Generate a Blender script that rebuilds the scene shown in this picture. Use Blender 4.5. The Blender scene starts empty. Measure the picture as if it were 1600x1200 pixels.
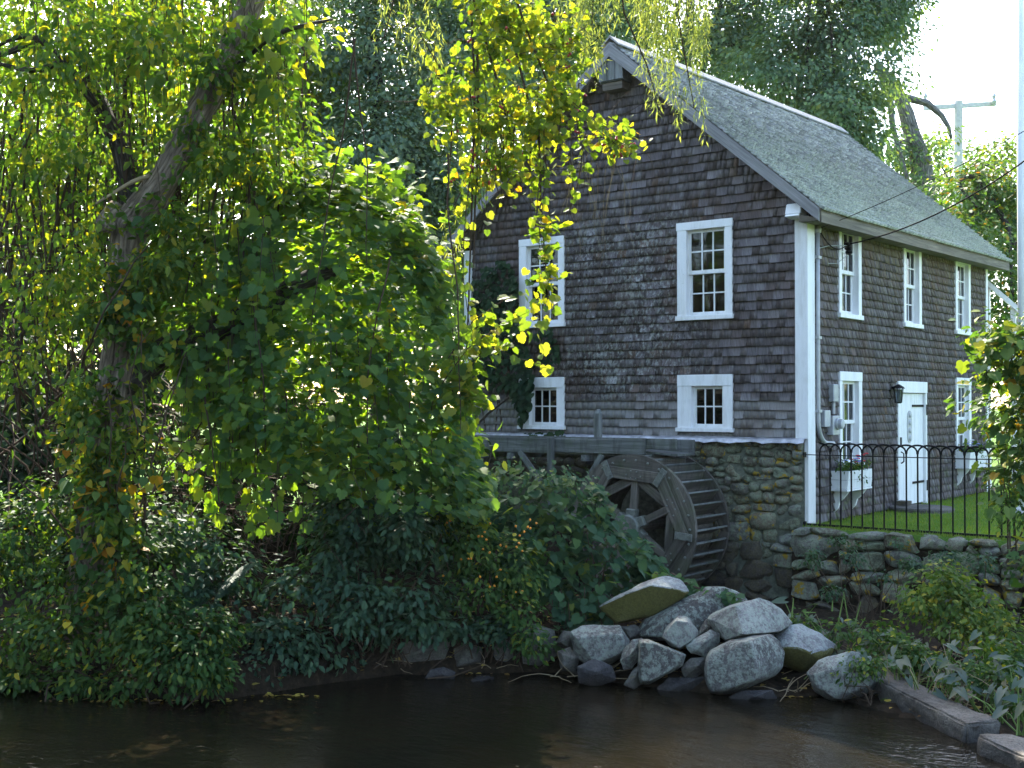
import bpy, bmesh, math, random
import numpy as np
from mathutils import Vector, Matrix, Euler, noise

random.seed(7); RNG = np.random.default_rng(7)
C = bpy.context.scene.collection
SC = bpy.context.scene

# ------------------------------------------------------------------ camera
EYE = np.array([7.186, -16.066, 2.95]); YAW, PITCH, FPX = .6595, .0166, 1886.7
_c, _s, _cp, _sp = math.cos(YAW), math.sin(YAW), math.cos(PITCH), math.sin(PITCH)
RT = np.array([_c, _s, 0]); FW = np.array([-_s*_cp, _c*_cp, _sp]); UP = np.array([_s*_sp, -_c*_sp, _cp])
cam = bpy.data.objects.new('camera', bpy.data.cameras.new('camera')); C.objects.link(cam)
cam.data.sensor_width = 36; cam.data.lens = FPX*36/1600; cam.data.clip_end = 3000; cam.data.clip_start = .1
cam.matrix_world = Matrix(((RT[0], UP[0], -FW[0], EYE[0]), (RT[1], UP[1], -FW[1], EYE[1]), (RT[2], UP[2], -FW[2], EYE[2]), (0, 0, 0, 1)))
SC.camera = cam
def at(px, py, d): return EYE + (FW + RT*((px-800)/FPX) + UP*((600-py)/FPX))*d
def depth(p): return (np.asarray(p)-EYE) @ FW
def proj(p):
    v = np.asarray(p)-EYE; d = v @ FW
    return 800+FPX*(v @ RT)/d, 600-FPX*(v @ UP)/d, d

# ------------------------------------------------------------------ light
SUN_EL = math.radians(42); SUN_DIR = np.array([-.77, .64, 0]); SUN_DIR /= np.linalg.norm(SUN_DIR)
sdir = Vector((SUN_DIR[0]*math.cos(SUN_EL), SUN_DIR[1]*math.cos(SUN_EL), math.sin(SUN_EL)))
world = bpy.data.worlds.new('World'); SC.world = world; world.use_nodes = True
wn = world.node_tree; wn.nodes.clear()
sky = wn.nodes.new('ShaderNodeTexSky'); sky.sky_type = 'NISHITA'; sky.sun_disc = False
sky.sun_elevation = SUN_EL; sky.sun_rotation = math.atan2(sdir.x, sdir.y)
sky.air_density = 1.0; sky.dust_density = 2.0; sky.ozone_density = 1.0
bg = wn.nodes.new('ShaderNodeBackground'); bg.inputs[1].default_value = .15
wo = wn.nodes.new('ShaderNodeOutputWorld'); wn.links.new(sky.outputs[0], bg.inputs[0]); wn.links.new(bg.outputs[0], wo.inputs[0])
sun = bpy.data.objects.new('sun', bpy.data.lights.new('sun', 'SUN')); C.objects.link(sun)
sun.data.energy = 3.8; sun.data.angle = math.radians(.5); sun.data.color = (1, .93, .80)
sun.rotation_euler = sdir.to_track_quat('Z', 'Y').to_euler(); sun.location = (-30, 10, 30)
SC.view_settings.view_transform = 'Standard'; SC.view_settings.look = 'None'
SC.view_settings.exposure = 2.5; SC.view_settings.gamma = 1; SC.view_settings.use_curve_mapping = False
SC.cycles.max_bounces = 7; SC.cycles.diffuse_bounces = 3; SC.cycles.glossy_bounces = 3
SC.cycles.transmission_bounces = 5; SC.cycles.transparent_max_bounces = 8; SC.cycles.sample_clamp_indirect = 6
SC.cycles.caustics_reflective = False; SC.cycles.caustics_refractive = False

HAZE = .00014
# ------------------------------------------------------------------ helpers
def tag(o, label=None, cat=None, group=None, kind=None):
    if label: o['label'] = label
    if cat: o['category'] = cat
    if group: o['group'] = group
    if kind: o['kind'] = kind
    return o
def empty(name, loc, label, cat, group=None):
    o = bpy.data.objects.new(name, None); C.objects.link(o); o.location = [float(a) for a in loc]; o.empty_display_size = .2
    return tag(o, label, cat, group)
def wl(o):
    v = Vector((0, 0, 0))
    while o: v = v+o.location; o = o.parent
    return v
def inst(name, me, parent, M):
    o = bpy.data.objects.new(name, me); C.objects.link(o)
    if parent: o.parent = parent; M = Matrix.Translation(-wl(parent)) @ M
    o.matrix_local = M
    return o
class MB:
    """collects boxes, beams and tubes; 'lc' keeps each piece's own length-wise coordinates for wood grain"""
    def __init__(s): s.v, s.f, s.lc = [], [], []
    def add(s, vs, fs, lc=None):
        b = len(s.v); s.v += [tuple(map(float, q)) for q in vs]; s.f += [tuple(b+i for i in q) for q in fs]
        s.lc += [tuple(map(float, q)) for q in (lc if lc is not None else vs)]
    def beam(s, p0, p1, w, h, up=(0, 0, 1), taper=1.):
        p0, p1 = Vector(p0), Vector(p1); d = p1-p0; L = d.length; d.normalize(); u = Vector(up)
        x = d.cross(u)
        if x.length < 1e-4: x = d.cross(Vector((1, 0, 0)))
        x.normalize(); u = x.cross(d); o = random.random()*20
        vs, lc = [], []
        for t, p, k in ((0, p0, 1), (1, p1, taper)):
            for a, b in ((-1, -1), (1, -1), (1, 1), (-1, 1)):
                vs.append(p+x*(a*w/2*k)+u*(b*h/2*k)); lc.append((t*L+o, a*w/2+o, b*h/2+o))
        s.add(vs, [(3, 2, 1, 0), (4, 5, 6, 7), (0, 1, 5, 4), (1, 2, 6, 5), (2, 3, 7, 6), (3, 0, 4, 7)], lc)
        return s
    def box(s, x0, y0, z0, x1, y1, z1):
        dx, dy, dz = abs(x1-x0), abs(y1-y0), abs(z1-z0); m = max(dx, dy, dz); cx, cy, cz = (x0+x1)/2, (y0+y1)/2, (z0+z1)/2
        if m == dz: return s.beam((cx, cy, min(z0, z1)), (cx, cy, max(z0, z1)), dy, dx, (1, 0, 0))
        if m == dx: return s.beam((min(x0, x1), cy, cz), (max(x0, x1), cy, cz), dy, dz)
        return s.beam((cx, min(y0, y1), cz), (cx, max(y0, y1), cz), dx, dz)
    def tube(s, pts, r, n=6, cap=True):
        pts = [Vector(p) for p in pts]; m = len(pts); rs = r if hasattr(r, '__len__') else [r]*m
        vs, lc, fs = [], [], []; d = (pts[1]-pts[0]).normalized(); x = d.orthogonal().normalized(); l = random.random()*20
        for i, p in enumerate(pts):
            if i: l += (p-pts[i-1]).length
            d = (pts[min(i+1, m-1)]-pts[max(i-1, 0)]).normalized(); x = (x-d*x.dot(d)).normalized(); y = d.cross(x)
            for k in range(n):
                a = 2*math.pi*k/n; q = x*math.cos(a)+y*math.sin(a); vs.append(p+q*rs[i]); lc.append((l, math.cos(a)*rs[i], math.sin(a)*rs[i]))
        for i in range(m-1):
            for k in range(n): fs.append((i*n+k, i*n+(k+1) % n, (i+1)*n+(k+1) % n, (i+1)*n+k))
        if cap: fs += [tuple(range(n))[::-1], tuple((m-1)*n+k for k in range(n))]
        s.add(vs, fs, lc); return s
    def lathe(s, c, ax, prof, n=16):
        """prof: (radius, along-axis) pairs"""
        ax = Vector(ax).normalized(); x = ax.orthogonal().normalized(); y = ax.cross(x); c = Vector(c); m = len(prof); vs, fs = [], []
        for r, h in prof:
            for k in range(n):
                a = 2*math.pi*k/n; vs.append(c+ax*h+(x*math.cos(a)+y*math.sin(a))*r)
        for i in range(m-1):
            for k in range(n): fs.append((i*n+k, i*n+(k+1) % n, (i+1)*n+(k+1) % n, (i+1)*n+k))
        fs += [tuple(range(n))[::-1], tuple((m-1)*n+k for k in range(n))]
        s.add(vs, fs); return s
    def prism(s, poly, d):
        """poly: 3-D points, d: extrusion vector"""
        n = len(poly); P = [Vector(p) for p in poly]; d = Vector(d)
        s.add(P+[p+d for p in P], [tuple(range(n))[::-1], tuple(n+k for k in range(n))]+[(k, (k+1) % n, n+(k+1) % n, n+k) for k in range(n)]); return s
    def mesh(s, name, off=(0, 0, 0), mat=None, bevel=0, smooth=False):
        me = bpy.data.meshes.new(name); o = Vector(off)
        me.from_pydata([tuple(Vector(v)-o) for v in s.v], [], s.f)
        a = me.attributes.new('lc', 'FLOAT_VECTOR', 'POINT'); a.data.foreach_set('vector', np.array(s.lc, np.float32).ravel())
        bm = bmesh.new(); bm.from_mesh(me); bmesh.ops.recalc_face_normals(bm, faces=bm.faces)
        if bevel: bmesh.ops.bevel(bm, geom=bm.edges[:], offset=bevel, segments=1, affect='EDGES', clamp_overlap=True)
        bm.to_mesh(me); bm.free()
        if smooth: me.polygons.foreach_set('use_smooth', [True]*len(me.polygons))
        if mat: me.materials.append(mat)
        return me
    def build(s, name, mat, parent=None, bevel=0, smooth=False, kind=None, off=None):
        """one mesh object; its vertices are kept relative to the parent, or to off when it stands alone"""
        o = wl(parent) if parent else Vector(off if off is not None else (0, 0, 0))
        ob = bpy.data.objects.new(name, s.mesh(name, o, mat, bevel, smooth)); C.objects.link(ob)
        if parent: ob.parent = parent
        else: ob.location = o
        if kind: ob['kind'] = kind
        return ob
def raw_mesh(name, verts, tmpl_faces, n, rnd=None, mat=None, smooth=False):
    """n copies of one small template, joined: verts (n*k,3), tmpl_faces index 0..k-1"""
    verts = np.ascontiguousarray(verts, np.float32); k = len(verts)//n
    li = np.concatenate([np.array(f) for f in tmpl_faces]); tot = np.array([len(f) for f in tmpl_faces])
    idx = (li[None, :]+np.arange(n)[:, None]*k).ravel().astype(np.int32)
    tots = np.tile(tot, n); starts = np.concatenate([[0], np.cumsum(tots)[:-1]]).astype(np.int32)
    me = bpy.data.meshes.new(name)
    me.vertices.add(len(verts)); me.vertices.foreach_set('co', verts.ravel())
    me.loops.add(len(idx)); me.loops.foreach_set('vertex_index', idx)
    me.polygons.add(len(tots)); me.polygons.foreach_set('loop_start', starts)
    me.update(calc_edges=True)
    if rnd is not None:
        a = me.attributes.new('rnd', 'FLOAT', 'FACE'); a.data.foreach_set('value', np.repeat(rnd, len(tmpl_faces)).astype(np.float32))
    if smooth: me.polygons.foreach_set('use_smooth', np.ones(len(tots), bool))
    if mat: me.materials.append(mat)
    return me
def obj_of(me, name, parent=None, kind=None):
    o = bpy.data.objects.new(name, me); C.objects.link(o)
    if parent: o.parent = parent
    if kind: o['kind'] = kind
    return o

# ------------------------------------------------------------------ materials
class NT:
    def __init__(s, name):
        s.m = bpy.data.materials.new(name); s.m.use_nodes = True; s.t = s.m.node_tree; s.t.nodes.clear()
        s.out = s.t.nodes.new('ShaderNodeOutputMaterial')
    def n(s, typ, props=None, **inp):
        nd = s.t.nodes.new('ShaderNode'+typ)
        for k, v in (props or {}).items(): setattr(nd, k, v)
        for k, v in inp.items():
            key = int(k[1:]) if k[0] == 'i' and k[1:].isdigit() else k.replace('_', ' ')
            s.set(nd.inputs[key], v)
        return nd
    def set(s, sock, v):
        if hasattr(v, 'is_output'): s.t.links.new(v, sock)
        elif hasattr(v, 'outputs'): s.t.links.new(v.outputs[0], sock)
        else:
            if isinstance(v, (tuple, list)) and len(v) == 3 and sock.type == 'RGBA': v = (*v, 1)
            sock.default_value = v
    def math(s, op, a, b=0., c=None, clamp=False):
        nd = s.n('Math', {'operation': op, 'use_clamp': clamp}, i0=a, i1=b)
        if c is not None: s.set(nd.inputs[2], c)
        return nd.outputs[0]
    def ramp(s, fac, stops, interp='LINEAR'):
        nd = s.n('ValToRGB', None, Fac=fac); cr = nd.color_ramp; cr.interpolation = interp
        while len(cr.elements) < len(stops): cr.elements.new(.5)
        for e, (p, col) in zip(cr.elements, stops):
            e.position = p; e.color = (*col, 1) if hasattr(col, '__len__') else (col, col, col, 1)
        return nd.outputs[0]
    def noise(s, vec, scale, detail=3, rough=.55, dist=0.):
        nd = s.n('TexNoise', None, Scale=scale, Detail=detail, Roughness=rough, Distortion=dist)
        if vec is not None: s.set(nd.inputs['Vector'], vec)
        return nd.outputs['Fac']
    def mix(s, fac, a, b, mode='MIX'):
        nd = s.n('Mix', {'data_type': 'RGBA', 'blend_type': mode}); s.set(nd.inputs[0], fac); s.set(nd.inputs[6], a); s.set(nd.inputs[7], b)
        return nd.outputs[2]
    def vscale(s, v, sc):
        return s.n('Mapping', None, Vector=v, Scale=sc).outputs[0]
    def pos(s): return s.n('NewGeometry').outputs['Position']
    def attr(s, name, out='Fac'): return s.n('Attribute', {'attribute_name': name}).outputs[out]
    def rnd(s):
        return s.math('FRACT', s.math('ADD', s.attr('rnd'), s.n('ObjectInfo').outputs['Random']))
    def bump(s, h, strength, dist=.02):
        return s.n('Bump', None, Height=h, Strength=strength, Distance=dist).outputs[0]
    def pbr(s, col, rough=.7, normal=None, spec=.3, metal=0., **kw):
        nd = s.n('BsdfPrincipled', None, Base_Color=col, Roughness=rough, Metallic=metal, **kw); nd.inputs['Specular IOR Level'].default_value = spec
        if normal is not None: s.set(nd.inputs['Normal'], normal)
        return nd
    def end(s, sh): s.t.links.new(sh.outputs[0], s.out.inputs[0]); return s.m

def m_plain(name, col, rough=.6, spec=.3, metal=0., var=.12, nscale=9.):
    t = NT(name); p = t.pos(); f = t.noise(p, nscale, 4)
    c = t.ramp(f, [(.3, [x*(1-var) for x in col]), (.7, [min(1, x*(1+var)) for x in col])])
    return t.end(t.pbr(c, rough, t.bump(t.noise(p, nscale*6, 3), .12, .005), spec, metal))
def m_shingle():
    t = NT('weathered_wood_shingle'); p = t.pos(); r = t.rnd(); sx = t.n('SeparateXYZ', None, Vector=p)
    u = t.math('ADD', sx.outputs[0], sx.outputs[1])
    g = t.n('CombineXYZ', None, X=u, Y=t.math('MULTIPLY', r, 37.), Z=sx.outputs[2]).outputs[0]
    base = t.ramp(r, [(0, (.082, .066, .063)), (.35, (.110, .094, .094)), (.7, (.130, .115, .117)), (.93, (.168, .152, .155)), (1, (.13, .088, .068))])
    fine = t.noise(t.vscale(g, (90, 1, 5)), 1., 4, .6); med = t.noise(t.vscale(g, (26, 1, 3.5)), 1., 4, .65)
    c = t.mix(1., base, t.ramp(fine, [(.25, .5), (.75, 1.45)]), 'MULTIPLY')
    c = t.mix(1., c, t.ramp(med, [(.3, .6), (.7, 1.4)]), 'MULTIPLY')
    # weather side: bleached and stained in ragged patches (gable middle), brown under the eaves of the side wall
    gx = t.n('MapRange', {'interpolation_type': 'SMOOTHSTEP'}, Value=t.math('ABSOLUTE', t.math('ADD', sx.outputs[0], 3.05)), i1=.7, i2=2.0, i3=1., i4=0.).outputs[0]
    gz = t.n('MapRange', {'interpolation_type': 'SMOOTHSTEP'}, Value=t.math('ABSOLUTE', t.math('ADD', sx.outputs[2], -4.3)), i1=.9, i2=2.2, i3=1., i4=0.).outputs[0]
    area = t.math('MULTIPLY', t.math('MULTIPLY', gx, gz), t.math('LESS_THAN', sx.outputs[1], .05))
    ns = t.noise(t.vscale(p, (22, 22, 13)), 1., 5, .7); nl = t.noise(p, 1.3, 3)
    pale = t.math('MULTIPLY', area, t.n('MapRange', None, Value=t.math('ADD', ns, t.math('MULTIPLY', nl, .35)), i1=.68, i2=.80).outputs[0])
    dark = t.math('MULTIPLY', t.math('MULTIPLY_ADD', area, .88, .12), t.n('MapRange', None, Value=t.math('ADD', t.noise(t.vscale(p, (30, 30, 11)), 1., 5, .7), t.math('MULTIPLY', t.noise(p, .9, 2), .4)), i1=.72, i2=.80).outputs[0])
    c = t.mix(t.math('MULTIPLY', dark, .9), c, (.026, .018, .016)); c = t.mix(t.math('MULTIPLY', pale, .8), c, (.36, .365, .35))
    br = t.math('MULTIPLY', t.math('GREATER_THAN', sx.outputs[1], .05), t.n('MapRange', None, Value=sx.outputs[2], i1=4.2, i2=5.6).outputs[0])
    br = t.math('MULTIPLY', br, t.ramp(t.noise(t.vscale(g, (14, 1, .7)), 1., 3), [(.42, 0), (.62, 1)]))
    c = t.mix(t.math('MULTIPLY', br, .65), c, (.17, .125, .06))
    cl = t.math('MULTIPLY', t.n('MapRange', None, Value=sx.outputs[2], i1=3.06, i2=2.96).outputs[0], t.math('LESS_THAN', sx.outputs[1], .02))
    c = t.mix(t.math('MULTIPLY', cl, .75), c, t.ramp(fine, [(.3, (.20, .19, .18)), (.7, (.33, .32, .31))]))
    c = t.mix(t.math('MULTIPLY', t.ramp(t.noise(p, .8, 3), [(.5, 0), (.66, 1)]), .45), c, (.12, .075, .055))
    gr = t.math('MULTIPLY', t.n('MapRange', None, Value=sx.outputs[2], i1=2.6, i2=1.2).outputs[0], t.ramp(t.noise(p, 5., 3), [(.56, 0), (.66, 1)]))
    c = t.mix(t.math('MULTIPLY', gr, .5), c, (.13, .17, .055))
    return t.end(t.pbr(c, .85, t.bump(t.math('ADD', fine, med), .5, .006), .2))
def m_roof():
    t = NT('lichen_roof_shingle'); p = t.pos(); r = t.rnd()
    base = t.ramp(r, [(0, (.19, .188, .188)), (.5, (.33, .328, .32)), (1, (.44, .436, .425))])
    n1 = t.noise(p, 9., 6, .75); n2 = t.noise(p, .8, 3); sx = t.n('SeparateXYZ', None, Vector=p)
    low = t.n('MapRange', None, Value=sx.outputs[2], i1=8.2, i2=5.8, i3=-.10, i4=.15).outputs[0]
    f = t.n('MapRange', None, Value=t.math('ADD', t.math('ADD', n1, low), t.math('MULTIPLY', n2, .3)), i1=.60, i2=.74).outputs[0]
    c = t.mix(t.math('MULTIPLY', f, .8), base, t.ramp(t.noise(p, 25., 2), [(.3, (.29, .315, .25)), (.7, (.46, .485, .41))]))
    c = t.mix(1., c, t.ramp(t.noise(t.vscale(p, (8, 60, 8)), 1., 3), [(.3, .7), (.7, 1.2)]), 'MULTIPLY')
    return t.end(t.pbr(c, .9, t.bump(t.math('ADD', n1, t.math('MULTIPLY', f, .6)), .8, .02), .15))
def m_paint():
    t = NT('white_paint'); p = t.pos(); n = t.noise(t.vscale(p, (6, 6, 2)), 1., 5, .7)
    c = t.ramp(n, [(.25, (.66, .66, .64)), (.5, (.78, .78, .775)), (.8, (.82, .82, .82))])
    s = t.ramp(t.noise(p, 38., 3, .6), [(.70, 0), (.76, 1)])
    c = t.mix(t.math('MULTIPLY', s, .6), c, (.30, .28, .26)); c = t.mix(t.math('MULTIPLY', t.ramp(t.noise(t.vscale(p, (9, 9, 1.1)), 1., 5, .7), [(.52, 0), (.72, 1)]), .45), c, (.45, .43, .38))
    return t.end(t.pbr(c, .5, t.bump(t.noise(t.vscale(p, (40, 40, 6)), 1., 3), .15, .004), .3))
def m_wood(name, a, b, dark=.5, green=0.):
    t = NT(name); l = t.attr('lc', 'Vector'); p = t.pos()
    g1 = t.noise(t.vscale(l, (1.6, 34, 34)), 1., 5, .65, .6); g2 = t.noise(t.vscale(l, (.7, 9, 9)), 1., 4, .6, 1.)
    c = t.ramp(g1, [(.28, a), (.72, b)]); c = t.mix(1., c, t.ramp(g2, [(.3, dark), (.7, 1.25)]), 'MULTIPLY')
    k = t.math('MULTIPLY_ADD', t.n('ObjectInfo').outputs['Random'], .5, .75); c = t.mix(1., c, t.n('CombineColor', None, Red=k, Green=k, Blue=k).outputs[0], 'MULTIPLY')
    if green: c = t.mix(t.math('MULTIPLY', t.ramp(t.noise(t.vscale(p, (9, 9, 1.6)), 1., 4, .65), [(.48, 0), (.66, 1)]), .55), c, (.03, .028, .022)); c = t.mix(t.math('MULTIPLY', t.ramp(t.noise(p, 3.5, 4), [(.5, 0), (.68, 1)]), green), c, (.06, .085, .03))
    return t.end(t.pbr(c, .75, t.bump(g1, .5, .006), .25))
def m_stone(name, cols, lichen=None, lamt=.5, moss=None, mamt=0., wet=False, spots=None):
    t = NT(name); p = t.pos(); r = t.rnd()
    c = t.ramp(r, [(i/(len(cols)-1), q) for i, q in enumerate(cols)])
    n1 = t.noise(p, 3., 5, .65); n2 = t.noise(p, 45., 4, .7); n3 = t.noise(p, 16., 6, .75)
    c = t.mix(1., c, t.ramp(n1, [(.3, .5), (.7, 1.45)]), 'MULTIPLY'); c = t.mix(1., c, t.ramp(n2, [(.3, .5), (.7, 1.6)]), 'MULTIPLY')
    if lichen: c = t.mix(t.math('MULTIPLY', t.ramp(t.math('ADD', n3, t.math('MULTIPLY', n1, .25)), [(.585, 0), (.68, 1)]), lamt), c, lichen)
    if spots: c = t.mix(t.ramp(t.math('ADD', t.noise(p, 7., 3, .6), t.math('MULTIPLY', t.noise(p, 1.1, 2), .35)), [(.78, 0), (.82, 1)]), c, spots)
    if moss:
        nz = t.n('SeparateXYZ', None, Vector=t.n('NewGeometry').outputs['Normal']).outputs[2]
        f = t.n('MapRange', None, Value=t.math('ADD', nz, t.math('MULTIPLY', n3, .5)), i1=.62, i2=.40).outputs[0]
        c = t.mix(t.math('MULTIPLY', f, mamt), c, t.ramp(n2, [(.3, [x*.7 for x in moss]), (.7, [x*1.3 for x in moss])]))
    pz = t.n('SeparateXYZ', None, Vector=p).outputs[2]
    damp = t.n('MapRange', None, Value=t.math('ADD', pz, t.math('MULTIPLY', n1, .12)), i1=.22, i2=.06).outputs[0]   # the wet line at the water
    c = t.mix(t.math('MULTIPLY', damp, .75), c, (.022, .019, .018))
    rough = t.math('MULTIPLY_ADD', damp, -.5, .3 if wet else .85)
    h = t.math('ADD', t.math('MULTIPLY', n3, .9), t.math('MULTIPLY', n2, .4))
    return t.end(t.pbr(c, rough, t.bump(h, .9, .03), .3))
def m_leaf(name, stops, trans=.45, tcol=(1.7, 1.75, .45), rough=.55, spec=.2, hue=None):
    """thin leaf: glossy skin over reflecting and transmitting tissue; colour varies leaf by leaf"""
    t = NT(name); r = t.rnd()
    c = t.ramp(r, stops)
    big = t.noise(t.pos(), .9, 3); c = t.mix(1., c, t.ramp(big, [(.3, (.72, .80, .9)), (.7, (1.25, 1.15, 1.0))]), 'MULTIPLY')
    tc = t.mix(1., c, tcol, 'MULTIPLY')
    sh = t.n('MixShader', None, i0=trans, i1=t.pbr(c, rough, None, spec), i2=t.n('BsdfTranslucent', None, Color=tc))
    return t.end(sh)
def m_bark(name, a, b, sc=1.):
    t = NT(name); l = t.attr('lc', 'Vector'); p = t.pos()
    v = t.vscale(l, (5*sc, 34*sc, 34*sc)); n = t.noise(v, 1., 5, .7, 1.2); w = t.n('TexVoronoi', {'feature': 'DISTANCE_TO_EDGE'}, Vector=v, Scale=.55).outputs[0]
    h = t.math('ADD', t.math('MULTIPLY', n, .7), t.math('MULTIPLY', w, .9))
    c = t.ramp(h, [(.25, [x*.35 for x in a]), (.5, a), (.85, b)])
    return t.end(t.pbr(c, .9, t.bump(h, 1., .03), .15))
def m_water():
    t = NT('dark_stream_water'); p = t.pos()
    r1 = t.noise(t.vscale(p, (3.2, 6.5, 1)), 1., 4, .55, .6); r2 = t.noise(t.vscale(p, (13, 19, 1)), 1., 3, .6, .4); r3 = t.noise(t.vscale(p, (.6, .9, 1)), 1., 2)
    h = t.math('ADD', t.math('MULTIPLY', r1, 1.0), t.math('MULTIPLY', t.math('MULTIPLY', r2, .62), t.ramp(r3, [(.35, .25), (.65, 1)])))
    c = t.ramp(t.noise(p, .7, 3), [(.3, (.006, .005, .003)), (.7, (.012, .009, .0045))])
    sh = t.pbr(c, .04, t.bump(h, .32, .05), .5); sh.inputs['IOR'].default_value = 1.33
    return t.end(sh)
def m_ground():
    t = NT('leaf_litter_soil'); p = t.pos(); n = t.noise(p, 14., 5, .7); n2 = t.noise(p, 1.2, 3)
    c = t.ramp(n, [(.3, (.012, .009, .006)), (.55, (.028, .02, .013)), (.75, (.07, .05, .028))])
    sx = t.n('SeparateXYZ', None, Vector=p)
    f = t.math('MULTIPLY', t.math('GREATER_THAN', sx.outputs[2], 1.15), t.ramp(n2, [(.1, .6), (.3, 1)]))
    c = t.mix(f, c, t.ramp(t.noise(p, 40., 3), [(.3, (.06, .12, .018)), (.7, (.10, .19, .03))]))
    return t.end(t.pbr(c, .95, t.bump(n, 1., .04), .1))
def m_glass():
    t = NT('old_window_glass'); fr = t.n('Fresnel', None, IOR=1.5).outputs[0]
    n = t.bump(t.noise(t.pos(), 3., 2), .05, .02)
    g = t.n('BsdfGlossy', None, Color=(1, 1, 1), Roughness=.03, Normal=n); tr = t.n('BsdfTransparent', None, Color=(.34, .38, .38))
    return t.end(t.n('MixShader', None, i0=t.math('MULTIPLY', fr, .85), i1=tr, i2=g))
M = {}
M['shingle'] = m_shingle(); M['roof'] = m_roof(); M['paint'] = m_paint(); M['glass'] = m_glass(); M['water'] = m_water(); M['ground'] = m_ground()
M['wood'] = m_wood('grey_weathered_timber', (.10, .105, .10), (.22, .23, .22), .55, .35)
M['wheelwood'] = m_wood('dark_wheel_timber', (.075, .064, .054), (.19, .17, .145), .45, .35)
M['rake'] = m_wood('grey_rake_timber', (.16, .155, .155), (.30, .295, .29), .7)
M['fascia'] = m_wood('brown_eave_timber', (.10, .085, .065), (.24, .205, .16), .6)
M['interior'] = m_plain('dim_interior_boards', (.018, .015, .013), .9)
M['mortar'] = m_plain('pale_lime_mortar', (.12, .128, .098), .95, .1, 0, .4, 16)
M['boulder'] = m_stone('lichened_granite', [(.085, .077, .070), (.125, .117, .108), (.165, .157, .146)], (.30, .34, .28), .6)
M['mossboulder'] = m_stone('mossy_granite', [(.17, .17, .17), (.20, .20, .20)], (.33, .38, .33), .4, (.085, .078, .012), .95)
M['wetstone'] = m_stone('dark_wet_stone', [(.05, .047, .05), (.075, .07, .07)], None, 0, wet=True)
M['bankstone'] = m_stone('brown_bank_stone', [(.085, .075, .065), (.13, .118, .105)], (.16, .18, .13), .3)
M['wallstone'] = m_stone('fieldstone', [(.05, .045, .036), (.115, .092, .06), (.085, .092, .062), (.145, .12, .082), (.10, .097, .095), (.17, .155, .115)], (.24, .29, .19), .5, spots=(.30, .20, .02))
M['dampstone'] = m_stone('damp_fieldstone', [(.05, .045, .04), (.08, .065, .05), (.07, .065, .055)], (.10, .085, .03), .4)
M['slab'] = m_stone('granite_curb', [(.095, .085, .072), (.12, .108, .092)], (.17, .16, .14), .3)
M['metal'] = m_plain('galvanized_flashing', (.36, .36, .38), .55, .4, .4, .45, 9)
M['rust'] = m_plain('rusty_plate', (.16, .17, .15), .6, .4, .3, .3, 20)
M['iron'] = m_plain('black_iron', (.006, .006, .0065), .6, .15, 0)
M['conduit'] = m_plain('grey_conduit', (.36, .37, .38), .5, .4, .3)
M['meter'] = m_plain('grey_meter', (.42, .43, .44), .5, .4, .2)
M['wire'] = m_plain('black_wire', (.008, .008, .008), .9, .05)
M['lampglass'] = m_plain('frosted_lamp_glass', (.80, .80, .78), .3, .5)
M['plaster'] = m_plain('pale_curtain', (.62, .61, .56), .9)
M['stick'] = m_plain('tan_stick', (.45, .30, .13), .6)
M['bark'] = m_bark('furrowed_bark', (.22, .17, .125), (.50, .42, .32))
M['darkbark'] = m_bark('dark_bark', (.06, .05, .04), (.15, .13, .105), 1.5)
M['ivybark'] = m_bark('pale_bark', (.16, .15, .14), (.33, .32, .30))
M['stem'] = m_plain('vine_stem', (.065, .045, .03), .9, .1); M['flarewood'] = m_plain('flare_pale_pole', (.50, .48, .46), .9, .1)  # pole wood coloured pale to stand in for haze and flare
M['deadstem'] = m_plain('dead_stem', (.26, .20, .12), .85)
M['greenstem'] = m_plain('green_stem', (.11, .17, .035), .6)
M['berry'] = m_plain('red_berry', (.35, .015, .012), .35, .5)
M['redflower'] = m_plain('red_petal', (.55, .012, .03), .6); M['blueflower'] = m_plain('blue_petal', (.16, .2, .5), .6); M['orangeflower'] = m_plain('orange_petal', (.65, .25, .02), .6)
G1, G2, G3, YL, YG, OR = (.035, .080, .022), (.055, .115, .028), (.085, .145, .03), (.30, .26, .025), (.16, .20, .03), (.38, .18, .02)
M['lf_willow'] = m_leaf('sunlit_small_leaf', [(0, G2), (.5, G3), (.88, YG), (.97, YL), (1, YL)], .54, (1.75, 1.85, .40))
M['lf_grape'] = m_leaf('grape_leaf', [(0, (.046, .104, .046)), (.5, (.074, .148, .050)), (.88, (.12, .19, .040)), (.985, (.17, .20, .03)), (1, (.26, .20, .02))], .56, (2.7, 2.5, .30), .6, .16)
M['lf_bush'] = m_leaf('shade_vine_leaf', [(0, (.028, .064, .038)), (.6, (.044, .092, .050)), (.93, (.065, .12, .045)), (1, (.14, .17, .03))], .34, (1.7, 1.9, .45), .65, .08)
M['lf_bitter'] = m_leaf('yellowing_leaf', [(0, (.07, .13, .03)), (.5, (.13, .19, .035)), (.84, (.23, .25, .045)), (.97, (.32, .30, .045)), (1, OR)], .58, (1.8, 1.75, .35))
M['lf_spray'] = m_leaf('willow_leaf', [(0, (.15, .20, .08)), (.6, (.22, .27, .11)), (1, (.30, .31, .09))], .45, (1.5, 1.5, .5))
M['lf_shrub'] = m_leaf('shrub_leaf', [(0, (.028, .066, .020)), (.5, (.045, .096, .026)), (.87, (.066, .115, .028)), (.95, YG), (1, YL)], .35, (1.7, 1.8, .4), .6, .15)
M['lf_blue'] = m_leaf('blue_green_leaf', [(0, (.030, .066, .042)), (.6, (.046, .092, .055)), (1, (.065, .115, .06))], .3, (1.6, 1.8, .5), .6, .2)
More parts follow.
